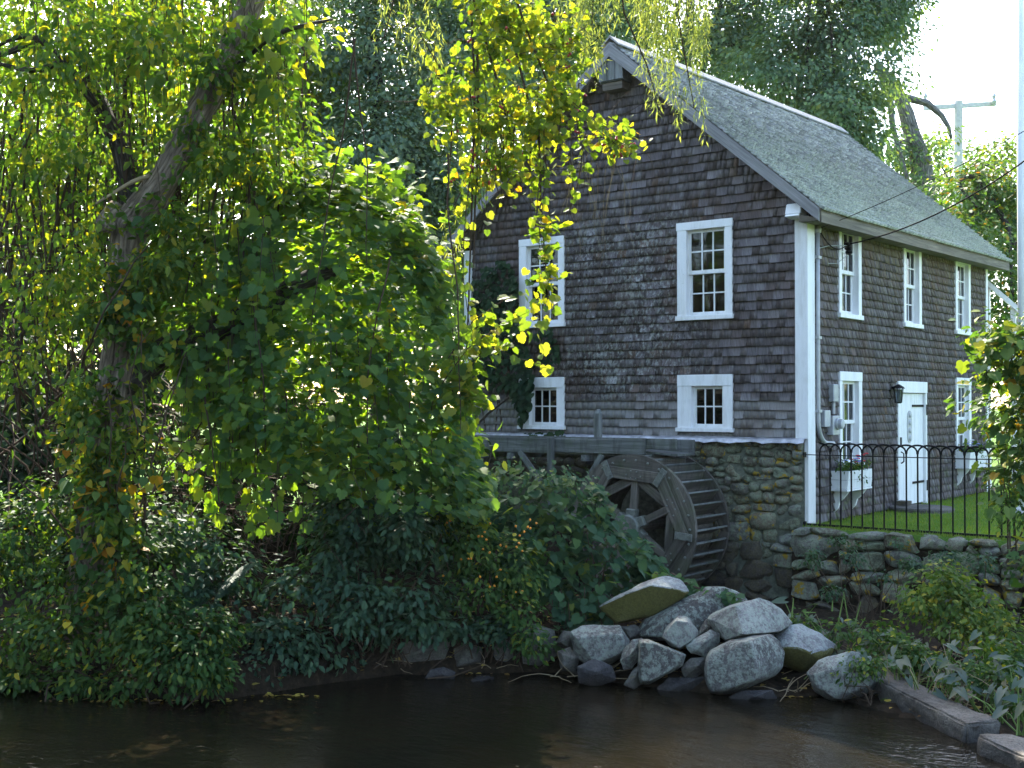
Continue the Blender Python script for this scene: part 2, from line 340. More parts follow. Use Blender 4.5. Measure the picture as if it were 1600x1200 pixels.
M['lf_bg'] = m_leaf('far_tree_leaf', [(0, (.095, .150, .112)), (.6, (.135, .20, .140)), (.95, (.16, .225, .12)), (1, (.22, .23, .07))], .4, (1.6, 1.7, .4), rough=.7, spec=.06)  # raised pale greens put distant haze into the leaf colour
M['lf_bgsun'] = m_leaf('far_sunny_leaf', [(0, G2), (.5, G3), (.85, YG), (1, YL)], .5, (1.8, 1.8, .35))
M['lf_autumn'] = m_leaf('turning_leaf', [(0, G2), (.7, (.07, .13, .04)), (.92, (.12, .17, .04)), (.97, (.30, .19, .03)), (1, (.36, .15, .02))], .4)
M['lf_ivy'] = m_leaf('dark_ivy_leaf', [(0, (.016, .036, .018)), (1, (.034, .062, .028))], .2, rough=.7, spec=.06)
M['lf_marsh'] = m_leaf('arrowhead_leaf', [(0, (.05, .075, .06)), (.6, (.075, .11, .08)), (.9, (.09, .11, .06)), (1, (.10, .07, .045))], .2, (1.2, 1.4, .5), .5, .2)
M['grass'] = m_leaf('lawn_grass', [(0, (.11, .19, .03)), (.6, (.16, .25, .04)), (.9, (.21, .26, .06)), (1, (.25, .22, .09))], .4, (1.6, 1.7, .35))
M['litter'] = m_leaf('fallen_leaf', [(0, (.12, .06, .02)), (.4, (.32, .22, .04)), (.8, (.40, .33, .06)), (1, (.18, .09, .03))], .2)
# ------------------------------------------------------------------ ground and water
LAWN, SILL, XW, YL_ = 1.23, 2.47, 6.25, 8.38
SX = [-60, -9, -4.9, -3.33, -2.46, -2.25, -1.9, -.71, 1.23, 2.26, 3.69, 4.4, 9, 60]
SY = [-15, -11.5, -9.3, -8.8, -8.25, -7.3, -6.4, -5.3, -5.1, -4.5, -5.0, -5.55, -7.5, -10]
def sstep(a, b, x):
    t = np.clip((x-a)/(b-a), 0, 1); return t*t*(3-2*t)
def ground_z(x, y):
    x = np.asarray(x, float); y = np.asarray(y, float)
    d = y-np.interp(x, SX, SY)
    bank = .05+.42*(1-np.exp(-np.maximum(d, 0)/.6))+.14*np.maximum(d, 0)*sstep(-.5, -3.5, x)
    bank = np.minimum(bank, 1.2)
    pit = sstep(-3.6, -3.0, x)*sstep(-3.6, -2.6, y)
    bank = bank*(1-pit)+.16*pit
    marsh = sstep(1.0, 2.0, x); bank = bank*(1-marsh)+(.03+.05*np.maximum(d, 0))*marsh
    z = np.where(d > 0, bank, np.maximum(-.6, d*1.2))
    up = sstep(-.42, -.32, y)*sstep(-.05, 0., x); z = z*(1-up)+LAWN*up
    back = sstep(-.5, 1.5, y)*sstep(-5.9, -6.6, x); z = np.where(back > .01, np.maximum(z, back*LAWN), z); z = np.where((x <= 0) & (x > -6.3) & (y > .2), 1.0, z)
    far = sstep(6, 14, y); z = z*(1-far)+LAWN*far
    return np.where(y < -21, np.maximum(z, 1.6*sstep(-22, -25, y)-.6), z)
gx = np.concatenate([np.linspace(-300, -20, 15), np.arange(-18, -7, .5), np.arange(-7, 6, .16), np.arange(6, 14, .8), np.linspace(15, 300, 14)])
gy = np.concatenate([np.linspace(-300, -30, 10), np.arange(-28, -12, 1.), np.arange(-12, -.5, .2), [-.44, -.40, -.36, -.32, -.28], np.arange(-.1, 8, .5), np.arange(8, 40, 2.), np.linspace(42, 400, 14)])
GX, GY = np.meshgrid(gx, gy); GZ = ground_z(GX, GY)
near = (GX > -10) & (GX < 8) & (GY > -12) & (GY < -.6)
GZ = GZ+np.where(near, RNG.normal(0, .025, GZ.shape), 0)
nx, ny = len(gx), len(gy)
me = bpy.data.meshes.new('ground')
q = [(j*nx+i, j*nx+i+1, (j+1)*nx+i+1, (j+1)*nx+i) for j in range(ny-1) for i in range(nx-1)]
me.from_pydata(np.stack([GX.ravel(), GY.ravel(), GZ.ravel()], 1).tolist(), [], q); me.materials.append(M['ground']); me.polygons.foreach_set('use_smooth', [True]*len(q))
tag(obj_of(me, 'ground'), 'brown bank soil rising from the stream to the green lawn', kind='structure')
me = bpy.data.meshes.new('stream_water'); me.from_pydata([(-70, -60, 0), (70, -60, 0), (70, -3.0, 0), (-70, -3.0, 0)], [], [(0, 1, 2, 3)]); me.materials.append(M['water'])
tag(obj_of(me, 'water'), 'dark rippled stream water below the bank', kind='structure')

# ------------------------------------------------------------------ mill house
mill = empty('mill_house', (-3.1, 4.2, LAWN), 'grey shingled two storey grist mill with white trim and mossy gable roof', 'house')
RX0, RX1, RXM = -6.553, .366, -3.094; RY0, RY1 = -.30, 8.76
def roof_z(x, y):
    t = (y-RY0)/(RY1-RY0); e = 5.66+.12*t; r = 8.60+.22*t
    return e+(r-e)*(1-abs(x-RXM)/(RX1-RXM))
HG = lambda u, v, z: (u, -v, z)          # gable wall: u along x, v outwards
HS = lambda u, v, z: (v, u, z)           # side wall: u along y, v outwards
# openings (u0,u1,z0,z1): outer edges of the casings
gwin = [(-5.08, -4.157, 4.21, 5.694), (-2.053, -1.129, 4.21, 5.694), (-5.08, -4.157, 2.535, 3.39), (-2.053, -1.129, 2.535, 3.39)]
swin = [(1.06, 1.92, 4.238, 5.729), (3.763, 4.608, 4.238, 5.729), (6.437, 7.301, 4.238, 5.729), (1.06, 1.92, 1.98, 3.437), (6.437, 7.301, 1.98, 3.437)]
sdoor = (3.462, 4.849, 1.235, 3.329)
def backing(name, H, u0, u1, z0, top, opens, mat):
    us = sorted({u0, u1, *[o[0]+.06 for o in opens], *[o[1]-.06 for o in opens]}); zs = sorted({z0, top, *[o[2]+.06 for o in opens], *[o[3]-.06 for o in opens]})
    mb = MB()
    for a, b in zip(us, us[1:]):
        for c, d in zip(zs, zs[1:]):
            m_, n_ = (a+b)/2, (c+d)/2
            if any(o[0]+.06 <= m_ <= o[1]-.06 and o[2]+.06 <= n_ <= o[3]-.06 for o in opens): continue
            mb.prism([H(a, -.12, c), H(b, -.12, c), H(b, -.12, d), H(a, -.12, d)], Vector(H(0, .11, 0)))
    return mb
EV = 5.60
mb = backing('gable_wall', HG, -XW, 0, SILL-.02, EV, gwin, None)
mb.prism([(-XW, .12, EV), (0, .12, EV), (0, .12, roof_z(0, 0)-.05), (RXM, .12, roof_z(RXM, 0)-.05), (-XW, .12, roof_z(-XW, 0)-.05)], (0, -.11, 0))
gable = mb.build('gable_wall', M['interior'], mill)
mb = backing('side_wall', HS, .13, YL_, LAWN-.1, EV+.2, swin+[sdoor], None)
side = mb.build('side_wall', M['interior'], mill)
mb = MB(); mb.box(-XW, .13, .3, -XW+.12, YL_, EV+.1); mb.box(-XW+.13, YL_-.12, 1., -.13, YL_, EV+.1)
mb.prism([(-XW, YL_, EV+.1), (0, YL_, EV+.1), (0, YL_, roof_z(0, YL_)-.06), (RXM, YL_, roof_z(RXM, YL_)-.06), (-XW, YL_, roof_z(-XW, YL_)-.06)], (0, -.1, 0))
mb.build('rear_wall', M['shingle'], mill)
mb = MB(); mb.box(-XW+.13, .14, 1.25, -.13, YL_-.14, 1.30); mb.box(-XW+.13, .14, 3.72, -.13, YL_-.14, 3.85); mb.box(-XW+.13, .14, 5.85, -.13, YL_-.14, 5.9); mb.build('floor', M['interior'], mill)

# shingles: each row laid along the wall with ragged widths and butts; a row stops at casings and under the rake
sh_me = MB(); sh_me.add([(0, 0, 0), (1, 0, 0), (1, 0, 1), (0, 0, 1), (0, -1, 0), (1, -1, 0), (1, -.25, 1), (0, -.25, 1)],
    [(4, 5, 6, 7), (0, 1, 5, 4), (1, 2, 6, 5), (0, 4, 7, 3), (3, 7, 6, 2)])
SHM = sh_me.mesh('shingle', mat=M['shingle'])
def rows(u0f, u1f, z0, z1, step, opens, wmin=.06, wmax=.18):
    out = []; z = z0; k = 0
    while z < z1:
        u, ue = u0f(z+step), u1f(z+step)
        cuts = sorted([(o[0]-.004, o[1]+.004) for o in opens if z+step > o[2]+.01 and z < o[3]-.01])
        for o in opens:                                     # pieces cut short over a head casing or under a sill
            for za, zb in ((o[3], z+step+.03) if z < o[3]-.01 < z+step-.02 else (0, 0), (z, o[2]-.003) if z < o[2]-.03 < z+step-.03 else (0, 0)):
                x = o[0]
                while zb > za and x < o[1]-.01:
                    w = min(random.uniform(wmin, wmax), o[1]-x)
                    out.append((x+.0012, w-.0024, za+.003, zb-za, .036)); x += w
        segs = []; a = u
        for c0, c1 in cuts:
            if c0 > a: segs.append((a, min(c0, ue)))
            a = max(a, c1)
        if a < ue: segs.append((a, ue))
        ph = random.random()*6
        for a, b in segs:
            x = a
            while x < b-.004:
                w = random.uniform(wmin, wmax)
                if b-x-w < .07: w = b-x
                w = min(w, b-x)
                out.append((x+.0012, w-.0024, z+random.uniform(-.003, .003)+.005*math.sin(x*1.1+ph), step+.03, random.uniform(.045, .058)))
                x += w
        z += step; k += 1
    return out
def lay(H, parent, R, n_parts, facing):
    C0 = np.array([H(u+w/2, 0, z) for u, w, z, h, t in R]); d = (C0-EYE) @ FW
    vis = np.array([w*h for u, w, z, h, t in R])/d**2
    px = np.array([proj(c)[:2] for c in C0]); hid = (px[:, 0] > 700) & (px[:, 0] < 905) & (px[:, 1] < 560) if parent == gable else np.zeros(len(R), bool)
    order = np.argsort(-vis*np.where(hid, .3, 1)); parts = set(order[:n_parts].tolist())
    rest_v = []
    base = np.array([v.co for v in SHM.vertices])
    for i, (u, w, z, h, t) in enumerate(R):
        ex, ey, ez = (np.array(H(1, 0, 0), float), -np.array(H(0, 1, 0), float), np.array((0, 0, 1.)))
        o = np.array(H(u, 0, z)); A = np.stack([ex*w, ey*t, ez*h], 1)
        if i in parts:
            Mx = Matrix(((A[0, 0], A[0, 1], A[0, 2], o[0]), (A[1, 0], A[1, 1], A[1, 2], o[1]), (A[2, 0], A[2, 1], A[2, 2], o[2]), (0, 0, 0, 1)))
            inst('shingle', SHM, parent, Mx)
        else: rest_v.append(base @ A.T+o)
    V = np.concatenate(rest_v)-np.array(wl(parent)); fs = [tuple(p.vertices) for p in SHM.polygons]
    obj_of(raw_mesh('shingle_courses', V, fs, len(rest_v), RNG.random(len(rest_v)), M['shingle']), 'shingle_courses', parent, 'stuff')
gl = lambda z: max(-XW+.14, RXM-(RX1-RXM)*(roof_z(RXM, 0)-z-.02)/(roof_z(RXM, 0)-roof_z(RX1, 0)))
gr = lambda z: min(-.135, RXM+(RX1-RXM)*(roof_z(RXM, 0)-z-.02)/(roof_z(RXM, 0)-roof_z(RX1, 0)))
lay(HG, gable, rows(gl, gr, SILL, 8.35, .1325, gwin), 240, None)
lay(HS, side, rows(lambda z: .19, lambda z: YL_-.1, LAWN+.02, 5.72, .1285, swin+[sdoor]), 60, None)

# white corner boards, the flashing over the stone
mb = MB(); mb.box(-.135, -.062, SILL-.03, .052, 0, 5.62); mb.build('corner_board', M['paint'], mill)
mb = MB(); mb.box(0, -.058, LAWN-.05, .056, .185, 5.55); mb.build('corner_board', M['paint'], mill)
mb = MB(); mb.box(-XW-.02, -.062, SILL-.05, -XW+.135, 0, 5.6); mb.build('corner_board', M['paint'], mill)
mb = MB(); mb.box(0, YL_-.1, LAWN, .056, YL_+.02, 5.62); mb.build('corner_board', M['paint'], mill)
fl = MB(); n = 60
pts = [(-XW+.1+(XW-.05)*i/n) for i in range(n+1)]
vs, fs = [], []
for i, x in enumerate(pts):
    w1, w2 = random.uniform(-.012, .012), random.uniform(-.02, .012)
    vs += [(x, -.012, SILL+.02), (x, -.05+w1*.5, SILL-.005), (x, -.19+w1, SILL-.025+w1), (x, -.215+w2, SILL-.075+w2)]
    if i: b = 4*i; fs += [(b-4+k, b+k, b+k+1, b-3+k) for k in range(3)]
fl.add(vs, fs); fl.build('flashing', M['metal'], mill)

# roof
def slab(x0, x1, y0, y1, th, lift=0.):
    P = [(x0, y0), (x1, y0), (x1, y1), (x0, y1)]
    m_ = MB(); m_.add([(x, y, roof_z(x, y)-th+lift) for x, y in P]+[(x, y, roof_z(x, y)+lift) for x, y in P], [(0, 3, 2, 1), (4, 5, 6, 7), (0, 1, 5, 4), (1, 2, 6, 5), (2, 3, 7, 6), (3, 0, 4, 7)]); return m_
mb = slab(RXM, RX1, RY0, RY1, .05); m2 = slab(RX0, RXM, RY0, RY1, .05); mb.add(m2.v, m2.f)
roof = mb.build('roof', M['fascia'], mill)
for x0, x1 in ((RXM, RX1-.02), (RXM, RX0+.02)):
    mb = MB(); mb.prism([(x0, RY0-.045, roof_z(x0, 0)-.02), (x1, RY0-.045, roof_z(x1, 0)-.02), (x1, RY0-.045, roof_z(x1, 0)-.20), (x0, RY0-.045, roof_z(x0, 0)-.24)], (0, .042, 0))
    p0 = Vector((x0, 0, 0)); L = [(v[0]*1.3, v[1], v[2]+abs(v[0]-RXM)*.82) for v in mb.v]; mb.lc = L
    mb.build('rake_board', M['rake'], mill)
    mb = MB(); mb.prism([(x0, RY0+.05, roof_z(x0, 0)-.06), (x1, RY0+.05, roof_z(x1, 0)-.06), (x1, RY0+.05, roof_z(x1, 0)-.2), (x0, RY0+.05, roof_z(x0, 0)-.2)], (0, .25, 0)); mb.build('rake_soffit', M['fascia'], mill)
mb = MB(); mb.beam((RX1-.015, RY0+.01, roof_z(RX1, RY0)-.12), (RX1-.015, RY1, roof_z(RX1, RY1)-.12), .03, .15); mb.build('fascia', M['fascia'], mill)
mb = MB(); mb.prism([(.03, RY0+.02, 5.50), (RX1-.04, RY0+.02, 5.50), (RX1-.04, RY0+.02, 5.53), (.03, RY0+.02, 5.60)], (0, 9.0, .1)); mb.build('soffit', M['fascia'], mill)
sl = math.hypot(RX1-RXM, 2.94); nrow = 39
V = []; tilt = .018
for k in range(nrow):
    y = RY0-.02
    while y < RY1+.02:
        w = random.uniform(.08, .19); y1 = min(y+w-.004, RY1+.03); t0 = k/nrow; t1 = min(1, (k+1.35)/nrow)+.002; t0 -= random.uniform(0, .004)
        if k == 0: t0 -= .008
        xa, xb = RX1+(RXM-RX1)*t0, RX1+(RXM-RX1)*t1; za, zb = roof_z(xa, y), roof_z(xb, y); j = random.uniform(.034, .058)
        nx_, nz_ = .647, .762
        V += [(xa, y, za), (xa, y1, za), (xb, y1, zb), (xb, y, zb), (xa+nx_*j, y, za+nz_*j), (xa+nx_*j, y1, za+nz_*j), (xb+nx_*.004, y1, zb+nz_*.004), (xb+nx_*.004, y, zb+nz_*.004)]
        y += w
V = np.array(V); n = len(V)//8
obj_of(raw_mesh('roof_shingles', V-np.array(wl(roof)), [(4, 5, 6, 7), (0, 1, 5, 4), (1, 2, 6, 5), (0, 4, 7, 3)], n, RNG.random(n), M['roof']), 'roof_shingles', roof, 'stuff')
mb = MB()
for sgn in (1, -1):
    mb.prism([(RXM, RY0-.03, 8.66), (RXM+sgn*.16, RY0-.03, 8.53), (RXM+sgn*.16, RY0-.03, 8.555), (RXM, RY0-.03, 8.70)], (0, RY1-RY0+.06, .22))
mb.build('ridge_cap', M['rake'], roof)
# weathered box that covers the hoist beam under the peak
hb = empty('hoist_box', (-3.08, 0, 8.0), 'weathered board box under the gable peak of the mill', 'box')
mb = MB(); mb.box(-3.30, -.30, 7.98, -2.86, -.028, 8.42); hbm = mb.build('cover', M['wood'], hb, .004)
for i in range(3): mb = MB(); mb.box(-3.296+i*.146, -.322, 8.0, -3.155+i*.146, -.302, 8.40); mb.build('board', M['wood'], hb)
mb = MB(); mb.box(-3.26, -.27, 7.86, -2.90, -.03, 7.978); mb.build('sill_block', M['fascia'], hb)

# windows
pane_me = MB().box(0, -.002, 0, 1, .002, 1).mesh('pane', mat=M['glass'])
def window(parent, H, o, head=.12, left=.12, right=.12, double=True, cols=3, rows_=2, sillh=.07, ears=0., curtain=None):
    u0, u1, z0, z1 = o
    def bx(mb, a, b, v0, v1, c, d):
        P = [H(a, v0, c), H(b, v0, c), H(b, v0, d), H(a, v0, d)]; mb.prism(P, Vector(H(0, v1-v0, 0)))
    mb = MB(); bx(mb, u0, u0+left, -.06, .062, z0+sillh, z1-head); bx(mb, u1-right, u1, -.06, .062, z0+sillh, z1-head); bx(mb, u0-ears, u1+ears, -.06, .068, z1-head, z1)
    w = mb.build('window', M['paint'], parent, .004)
    mb = MB(); bx(mb, u0-.02, u1+.02, -.06, .09, z0, z0+sillh); mb.build('sill', M['paint'], w, .004)
    a, b, c, d = u0+left, u1-right, z0+sillh, z1-head
    sashes = [(c, (c+d)/2+.02, -.045), ((c+d)/2-.02, d, -.01)] if double else [(c, d, -.02)]
    fw, mt = .045, .020
    for s0, s1, v in sashes:
        mb = MB(); v0, v1 = v-.03, v
        bx(mb, a, a+fw, v0, v1, s0, s1); bx(mb, b-fw, b, v0, v1, s0, s1); bx(mb, a+fw, b-fw, v0, v1, s0, s0+fw+.012); bx(mb, a+fw, b-fw, v0, v1, s1-fw, s1)
        ia, ib, ic, id_ = a+fw, b-fw, s0+fw+.012, s1-fw; pw, ph = (ib-ia)/cols, (id_-ic)/rows_
        for i in range(1, cols): bx(mb, ia+i*pw-mt/2, ia+i*pw+mt/2, v0+.004, v1-.003, ic, id_)
        for i in range(1, rows_): bx(mb, ia, ib, v0+.006, v1-.005, ic+i*ph-mt/2, ic+i*ph+mt/2)
        mb.build('sash', M['paint'], w)
        for i in range(cols):
            for j in range(rows_):
                p = np.array(H(ia+i*pw, v-.018, ic+j*ph)); ex = np.array(H(pw, 0, 0), float); ey = np.array(H(0, 1, 0), float)
                inst('pane', pane_me, w, Matrix(((ex[0], ey[0], 0, p[0]), (ex[1], ey[1], 0, p[1]), (0, 0, ph, p[2]), (0, 0, 0, 1))))
    if curtain:
        mb = MB()
        for k in range(curtain[2]):
            zc = c+(d-c)*(curtain[0]+(curtain[1]-curtain[0])*k/curtain[2]); bx(mb, a+.02, b-.02, -.17, -.165, zc, zc+(d-c)*(curtain[1]-curtain[0])/curtain[2]*.62)
        mb.build('blind', M['plaster'], w)
    return w
window(gable, HG, gwin[0], left=.15); window(gable, HG, gwin[1], left=.16, ears=.012)
window(gable, HG, gwin[2], head=.17, left=.22, right=.15, double=False, sillh=.06); window(gable, HG, gwin[3], head=.17, left=.24, right=.16, double=False, sillh=.06)
for o in swin[:3]: window(side, HS, o, head=.16, left=.10, right=.12)
window(side, HS, swin[3], head=.14, left=.10, right=.13, curtain=(.55, .92, 4)); window(side, HS, swin[4], head=.14, left=.10, right=.13)
tag(MB().beam((-1.60, .10, 4.25), (-1.66, .16, 4.85), .02, .02).build('broom_handle', M['stick'], off=(-1.6, .1, 4.25)), 'tan broom stick leaning behind the lower sash of the upper right gable window', 'broom')

# plank door
u0, u1, z0, z1 = sdoor
mb = MB(); mb.box(-.06, u0, z1-.19, .068, u1, z1); mb.box(-.06, u0, z0, .06, u0+.07, z1-.192); mb.box(-.06, u1-.07, z0, .06, u1, z1-.192)
door = mb.build('door', M['paint'], mill, .004)
nb = 6
for i in range(nb):
    a = u0+.075+(u1-u0-.15)*i/nb; b = u0+.075+(u1-u0-.15)*(i+1)/nb-.006; mb = MB(); mb.box(-.02, a, z0+.03, .012, b, z1-.2); mb.build('plank', M['paint'], door, .004)
for zz in (1.62, 2.92): mb = MB(); mb.box(.014, u1-.62, zz-.02, .024, u1-.03, zz+.02); mb.box(.062, u1-.055, zz-.16, .071, u1-.015, zz+.02); mb.build('hinge', M['iron'], door)
mb = MB(); mb.box(.014, u0+.10, 2.27, .045, u0+.20, 2.40); mb.tube([(.03, u0+.2, 2.16), (.075, u0+.2, 2.13), (.075, u0+.2, 2.0), (.03, u0+.2, 1.97)], .012); mb.build('latch', M['iron'], door)
mb = MB(); mb.lathe((.013, 4.10, 2.74), (1, 0, 0), [(.10, 0), (.10, .012)], 14); mb.box(.013, 4.0, 2.40, .024, 4.2, 2.74); mb.lathe((.013, 4.10, 2.40), (1, 0, 0), [(.10, 0), (.10, .012)], 14)
for k in range(4): mb.lathe((.024, 4.10, 2.38+.13*k), (1, 0, 0), [(.055, 0), (.04, .02), (.01, .024)], 10)
tag(mb.build('door_plaque', M['meter'], off=(.02, 4.1, 2.5)), 'pale embossed round ended plaque on the white plank door', 'plaque')

# fixtures on the house
lt = empty('wall_lantern', (.05, 3.2, 3.1), 'small black wall lantern beside the white plank door', 'lantern')
mb = MB(); mb.box(.02, 3.17, 3.0, .04, 3.27, 3.28); mb.beam((.04, 3.22, 3.22), (.14, 3.22, 3.24), .02, .02); mb.build('bracket', M['iron'], lt)
mb = MB(); mb.lathe((.15, 3.22, 3.20), (0, 0, 1), [(.11, 0), (.085, .03), (.02, .07)], 8); mb.lathe((.15, 3.22, 2.96), (0, 0, 1), [(.04, 0), (.06, .02)], 8)
for k in range(6): a = k*math.pi/3; mb.tube([(.15+.055*math.cos(a), 3.22+.055*math.sin(a), 2.97), (.15+.08*math.cos(a), 3.22+.08*math.sin(a), 3.2)], .006, 4)
mb.build('cage', M['iron'], lt); mb = MB(); mb.lathe((.15, 3.22, 2.98), (0, 0, 1), [(.045, 0), (.07, .21)], 8); mb.build('lamp_glass', M['glass'], lt)
fd = empty('flood_light', (-.06, -.1, 5.62), 'white square flood light under the eave at the front corner of the mill', 'flood light')
mb = MB(); mb.prism([(-.19, -.28, 5.62), (-.19, -.06, 5.60), (-.19, -.06, 5.75), (-.19, -.22, 5.78)], (.24, 0, 0)); mb.build('housing', M['paint'], fd, .012)
mb = MB(); mb.prism([(-.175, -.30, 5.59), (-.175, -.08, 5.57), (-.175, -.08, 5.595), (-.175, -.285, 5.615)], (.21, 0, 0)); mb.build('lamp_glass', M['lampglass'], fd)
mb = MB(); mb.box(-.09, -.10, 5.66, -.05, -.031, 5.70); mb.build('bracket', M['paint'], fd)
cd = empty('service_conduit', (.07, .25, 2.4), 'grey electric service pipe running up the side wall beside the corner board', 'conduit')
arc = [(.07, .245+.32*(1-math.cos(a)), 2.72-.34*math.sin(a)) for a in np.linspace(0, math.pi/2, 7)]
mb = MB(); mb.tube([(.07, .245, 5.42), (.07, .245, 4.), (.07, .245, 2.75)]+arc+[(.07, .78, 2.375)], .036, 10); mb.build('pipe', M['conduit'], cd, smooth=True)
for zz in (5.05, 3.9, 2.85): mb = MB(); mb.box(.026, .19, zz-.02, .112, .30, zz+.02); mb.build('strap', M['conduit'], cd)
mb = MB(); mb.lathe((.07, .245, 5.40), (0, 0, 1), [(.055, 0), (.065, .05), (.045, .10), (.01, .12)], 10); mb.build('weather_head', M['conduit'], cd)
em = empty('electric_meter', (.08, .85, 2.7), 'grey round electric meter with boxes beside the service pipe', 'meter')
mb = MB(); mb.box(.026, .40, 2.62, .11, .60, 2.86); mb.build('junction_box', M['meter'], em, .006)
mb = MB(); mb.box(.026, .64, 2.50, .13, .88, 2.78); mb.build('socket_box', M['meter'], em, .006)
mb = MB(); mb.lathe((.13, .78, 2.66), (1, 0, 0), [(.085, 0), (.085, .03), (.072, .035), (.07, .09), (.05, .10)], 18); mb.build('meter_dial', M['meter'], em)
mb = MB(); mb.box(.026, .70, 2.98, .12, .88, 3.24); mb.tube([(.07, .79, 2.98), (.07, .79, 2.80)], .03, 8); mb.build('switch_box', M['conduit'], em, .02)
def wire(name, p0, p1, sag, r, label, off=None, n=14):
    P = [Vector(p0).lerp(Vector(p1), i/n)-Vector((0, 0, sag*4*(i/n)*(1-i/n))) for i in range(n+1)]
    return tag(MB().tube(P, r, 5).build(name, M['wire'], off=p0, smooth=True), label, 'wire')
ins = (.16, 1.12, 5.32)
wire('service_wire', ins, at(1680, 190, 15.), .25, .011, 'thicker black service wire rising from the insulator past the roof')
wire('service_wire', (.10, .27, 5.47), at(1680, 158, 16.), .10, .006, 'thin black wire rising from the service pipe head')
wire('drip_loop', (.09, .27, 5.45), ins, .16, .009, 'short black loop between the service pipe head and the insulator'); 
tk = empty('insulator', ins, 'black cable insulator hanging before the first upper side window', 'insulator')
mb = MB()
for q in range(3): mb.lathe((.16, 1.10+.03*q, 5.30-.06*q), (0, .4, 1), [(.02, 0), (.05, .012), (.05, .035), (.02, .045)], 10)
mb.build('bell', M['wire'], tk); mb = MB(); mb.tube([(.16, 1.1, 5.3), (.09, .6, 5.25), (.03, .30, 5.18)], .008, 5); mb.tube([(.16, 1.12, 5.16), (.09, .9, 5.02), (.03, .62, 5.0)], .006, 5); mb.build('anchor_rod', M['conduit'], tk)

# flower boxes
def flower_box(y0, y1, zt, label, plant_label, red):
    fb = empty('flower_box', (.2, (y0+y1)/2, zt-.28), label, 'flower box', 'white flower boxes below the side windows')
    for i in range(2):
        z_ = zt-.27+.135*i; e0, e1 = .015*i, .015*(i+1)
        mb = MB(); mb.prism([(.26+e0, y0, z_), (.26+e0, y1, z_), (.26+e1, y1+.01, z_+.13), (.26+e1, y0-.01, z_+.13)], (.02, 0, 0)); mb.build('plank', M['paint'], fb)
        for yy in (y0-.01, y1-.01): mb = MB(); mb.prism([(.04, yy, z_), (.26+e0, yy, z_), (.26+e1, yy, z_+.13), (.04, yy, z_+.13)], (0, .02, 0)); mb.build('end_board', M['paint'], fb)
    mb = MB(); mb.box(.03, y0-.03, zt-.30, .29, y1+.03, zt-.275); mb.build('base', M['paint'], fb)
    mb = MB(); mb.box(.05, y0+.02, zt-.1, .25, y1-.02, zt-.06); mb.build('soil', M['ground'], fb)
    for yy in (y0+.10, y1-.16):
        mb = MB(); mb.prism([(.03, yy, zt-.302), (.26, yy, zt-.302), (.22, yy, zt-.36), (.17, yy, zt-.42), (.12, yy, zt-.46), (.09, yy, zt-.56), (.03, yy, zt-.62)], (0, .05, 0)); mb.build('bracket', M['paint'], fb)
    return fb
flower_box(.78, 1.70, 1.98, 'white planked flower box under the side window nearest the corner', '', True)
flower_box(6.42, 7.42, 2.07, 'white planked flower box under the farther lower side window', '', False)

# round stone step before the door, white rail behind the mill
mb = MB(); mb.lathe((.48, 3.30, LAWN-.05), (0, 0, 1), [(.50, 0), (.51, .10), (.49, .125), (.10, .13), (.02, .13)], 28)
tag(mb.build('millstone_step', M['slab'], off=(.48, 3.30, LAWN)), 'round flat millstone laid as a step before the white door', 'step')
tag(MB().box(.10, 3.20, LAWN+.082, .28, 3.44, LAWN+.15).build('brick', M['dampstone'], off=(.2, 3.3, LAWN)), 'small brown brick lying on the round step', 'brick')
rl = empty('stair_rail', (.3, 9.2, LAWN), 'white sloping stair rail behind the far corner of the mill', 'rail')
mb = MB(); mb.beam((-.25, 9.0, 5.50), (.75, 9.4, 4.48), .10, .09); mb.build('handrail', M['paint'], rl)
for q in (0, .5, 1): mb = MB(); mb.box(-.2+.9*q, 9.05+.36*q, LAWN, -.11+.9*q, 9.14+.36*q, 5.40-.98*q); mb.build('post', M['paint'], rl)
mb = MB(); mb.beam((-.2, 9.0, 4.3), (.75, 9.4, 3.4), .06, .5); mb.build('stringer', M['paint'], rl)

